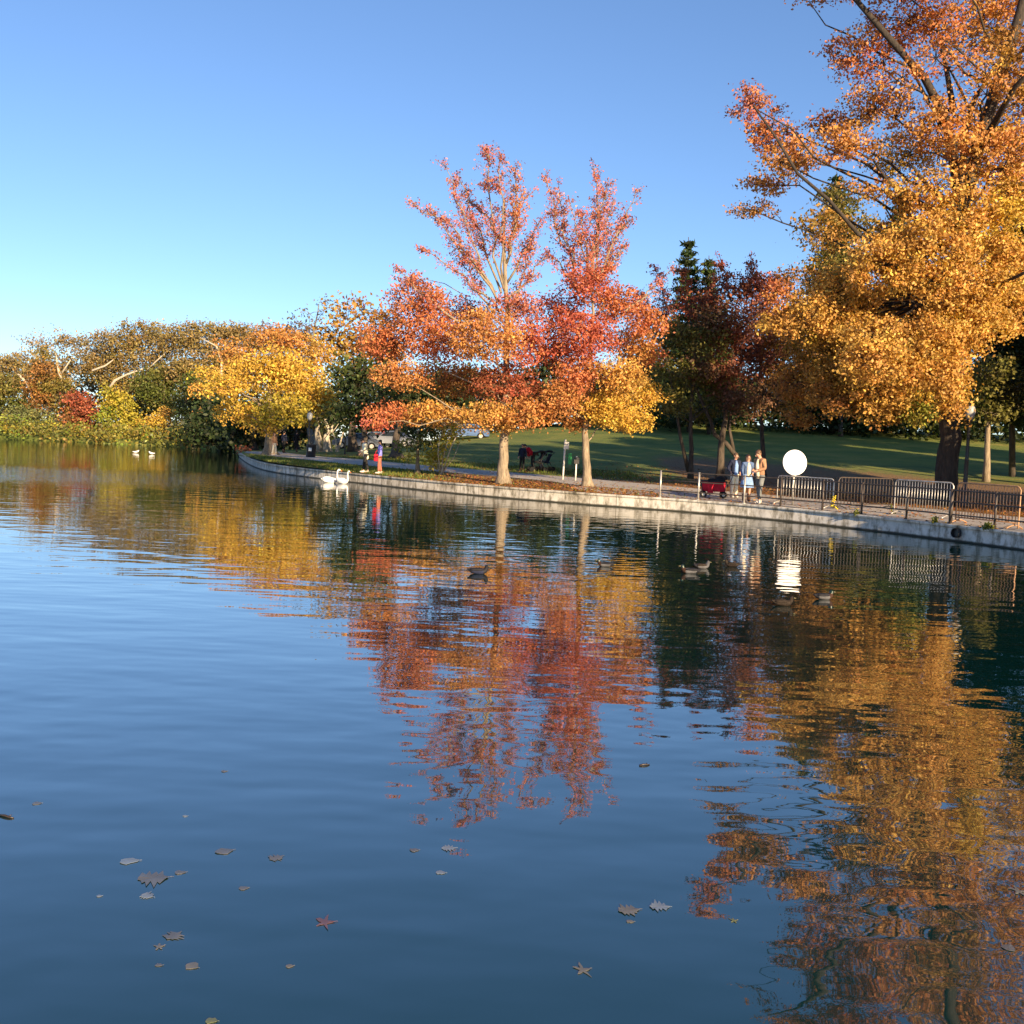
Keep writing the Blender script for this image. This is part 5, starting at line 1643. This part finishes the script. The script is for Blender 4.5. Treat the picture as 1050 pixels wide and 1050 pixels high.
LM = {'tan': plain('tan_leaf', (0.155, 0.145, 0.12), .35), 'pale': plain('pale_leaf', (0.19, 0.225, 0.26), .3), 'red': plain('red_leaf', (0.15, 0.075, 0.075), .35), 'brown': plain('brown_leaf', (0.12, 0.118, 0.115), .35), 'twig': plain('twig_bark', (0.04, 0.03, 0.025), .4), 'green': plain('yellow_green_leaf', (0.16, 0.17, 0.07), .35)}
for px, py, kind, ck, wpx, rz, lab in [
        (133, 883, 'oval', 'pale', 26, 10, 'pale oval leaf, uppermost of the floating leaf cluster at the lower left'),
        (157, 901, 'oak', 'brown', 44, 15, 'large brown oak leaf floating above the pale lobed leaf at the lower left'),
        (185, 895, 'oval', 'brown', 16, 20, 'small brown leaf at the tip of the large brown oak leaf'),
        (151, 919, 'oak', 'pale', 20, -20, 'pale deeply lobed oak leaf below the large brown oak leaf'),
        (178, 960, 'oak', 'brown', 26, 60, 'brown curled oak leaf floating midway down the lower left cluster'),
        (163, 971, 'maple', 'tan', 15, 30, 'small tan star leaf touching the brown curled oak leaf'),
        (163, 990, 'oval', 'brown', 11, 0, 'tiny brown leaf left of the tan lowest leaf'),
        (197, 991, 'oval', 'tan', 21, -25, 'broad tan leaf, lowest of the lower left cluster'),
        (333, 946, 'maple', 'red', 30, 10, 'dull red star shaped leaf floating alone'),
        (297, 991, 'oval', 'tan', 12, 10, 'small tan leaf below the dull red star leaf'),
        (283, 880, 'oak', 'brown', 22, 40, 'brown oak leaf above the dull red star leaf'),
        (230, 873, 'oval', 'brown', 26, 25, 'long thin brown leaf right of the lower left cluster'),
        (250, 911, 'oval', 'brown', 14, 15, 'small brown leaf below the long thin brown leaf'),
        (38, 824, 'oval', 'brown', 12, 10, 'brown leaf floating near the left edge above the stick'),
        (190, 837, 'oval', 'pale', 7, 0, 'tiny pale leaf on the open blue water at the left'),
        (230, 791, 'oval', 'brown', 9, 10, 'tiny brown leaf highest on the open blue water'),
        (102, 919, 'oval', 'pale', 8, 0, 'tiny pale leaf left of the pale lobed leaf'),
        (217, 1047, 'oval', 'green', 18, -8, 'yellow green leaf cut by the bottom edge'),
        (460, 870, 'oak', 'pale', 22, 10, 'pale oak leaf floating under the red tree reflection'),
        (452, 895, 'oval', 'pale', 15, -5, 'pale oval leaf just below the pale oak leaf'),
        (425, 872, 'oval', 'brown', 14, 15, 'brown leaf left of the pale oak leaf'),
        (645, 934, 'oak', 'tan', 34, 15, 'tan oak leaf with a turned edge beside the orange reflection'),
        (676, 930, 'oak', 'pale', 30, 0, 'pale oak leaf overlapping the orange reflection edge'),
        (646, 945, 'oval', 'tan', 12, -10, 'small tan leaf just below the tan oak leaf'),
        (597, 995, 'maple', 'tan', 26, 20, 'lone tan lobed leaf near the bottom middle'),
        (752, 944, 'maple', 'green', 12, 10, 'small yellow green leaf on the orange reflection'),
        (1044, 914, 'maple', 'tan', 22, 0, 'tan leaf at the right edge'),
        (1034, 972, 'oval', 'brown', 20, 50, 'brown leaf near the lower right corner')]:
    c = on_z(px, py, 0)
    sz = .68 * wpx * c.length / F
    mb = MB()
    pts = leaf_outline(kind)
    cv = mb.bm.verts.new((0, 0, .001))
    pts = [(x + random.gauss(0, .022), y * random.uniform(.75, 1.3)) for x, y in pts]
    vv = [mb.bm.verts.new((x * sz, y * sz * 1.55, (.012 * sz + .07 * sz * (x * x + y * y) * random.uniform(-.4, 1.6)))) for x, y in pts]
    for i in range(len(vv)):
        mb.bm.faces.new((cv, vv[i], vv[(i + 1) % len(vv)]))
    rr = bmesh.ops.extrude_face_region(mb.bm, geom=list(mb.bm.faces))
    bmesh.ops.translate(mb.bm, vec=(0, 0, .0012), verts=[v for v in rr['geom'] if isinstance(v, bmesh.types.BMVert)])
    mb.tube([(.45 * sz, 0, .002), (.56 * sz, .04 * sz, .003), (.66 * sz, .03 * sz, .002)], .0009, 5)
    o = mb.build('floating_leaf', LM[ck])
    o.location = (c.x, c.y, .001)
    o.rotation_euler = (0, 0, R(rz))
    tag(o, lab, 'leaf', 'leaves floating on the water')
for px, py, w_, rz, lab in ((6, 838, 18, -22, 'thin dark stick floating at the left edge'), (661, 785, 12, 20, 'short dark twig floating beside the red reflection')):
    c = on_z(px, py, 0)
    sz = w_ * c.length / F
    o = MB().tube([(-.5 * sz, 0, .004), (-.1 * sz, .02 * sz, .008), (.25 * sz, -.01 * sz, .006), (.5 * sz, .05 * sz, .003)], [.006, .007, .006, .003], 6).tube([(.1 * sz, 0, .006), (.28 * sz, .14 * sz, .015)], [.004, .002], 5).build('twig', LM['twig'])
    o.location = (c.x, c.y, 0)
    o.rotation_euler = (0, 0, R(rz))
    tag(o, lab, 'twig')


#SECTION: light
# ------------------------------------------------------------------ light
SUN_EL, SUN_AZ = R(15), R(28)          # azimuth measured from straight behind the camera towards the right
to_sun = Vector((math.sin(SUN_AZ) * math.cos(SUN_EL), -math.cos(SUN_AZ) * math.cos(SUN_EL), math.sin(SUN_EL)))
sd_ = bpy.data.lights.new('sun', 'SUN')
sd_.energy = 5.0
sd_.angle = R(0.5)
sd_.color = (1.0, 0.75, 0.46)
so = bpy.data.objects.new('sun', sd_)
COL.objects.link(so)
so.rotation_euler = to_sun.to_track_quat('Z', 'Y').to_euler()
w = bpy.data.worlds.new('World')
S.world = w
w.use_nodes = True
nt = w.node_tree
sk = nt.nodes.new('ShaderNodeTexSky')
sk.sky_type = 'NISHITA'
sk.sun_disc = False
sk.sun_elevation = SUN_EL
sk.sun_rotation = math.atan2(to_sun.x, to_sun.y)
sk.air_density, sk.dust_density, sk.ozone_density, sk.altitude = 1.0, 0.15, 4.0, 1500.0
bg = nt.nodes['Background']
bg.inputs['Strength'].default_value = 0.092
gm = nt.nodes.new('ShaderNodeGamma')
gm.inputs[1].default_value = 0.93
nt.links.new(sk.outputs[0], gm.inputs[0])
tn = nt.nodes.new('ShaderNodeMixRGB')
tn.blend_type = 'MULTIPLY'
tn.inputs[0].default_value = 1.0
tn.inputs[2].default_value = (1.0, 0.98, 1.03, 1)
nt.links.new(gm.outputs[0], tn.inputs[1])
nt.links.new(tn.outputs[0], bg.inputs['Color'])
S.view_settings.view_transform = 'Standard'
S.view_settings.look = 'None'
S.view_settings.exposure = 1.2
S.view_settings.gamma = 1.0
S.cycles.max_bounces = 6
S.cycles.transparent_max_bounces = 4
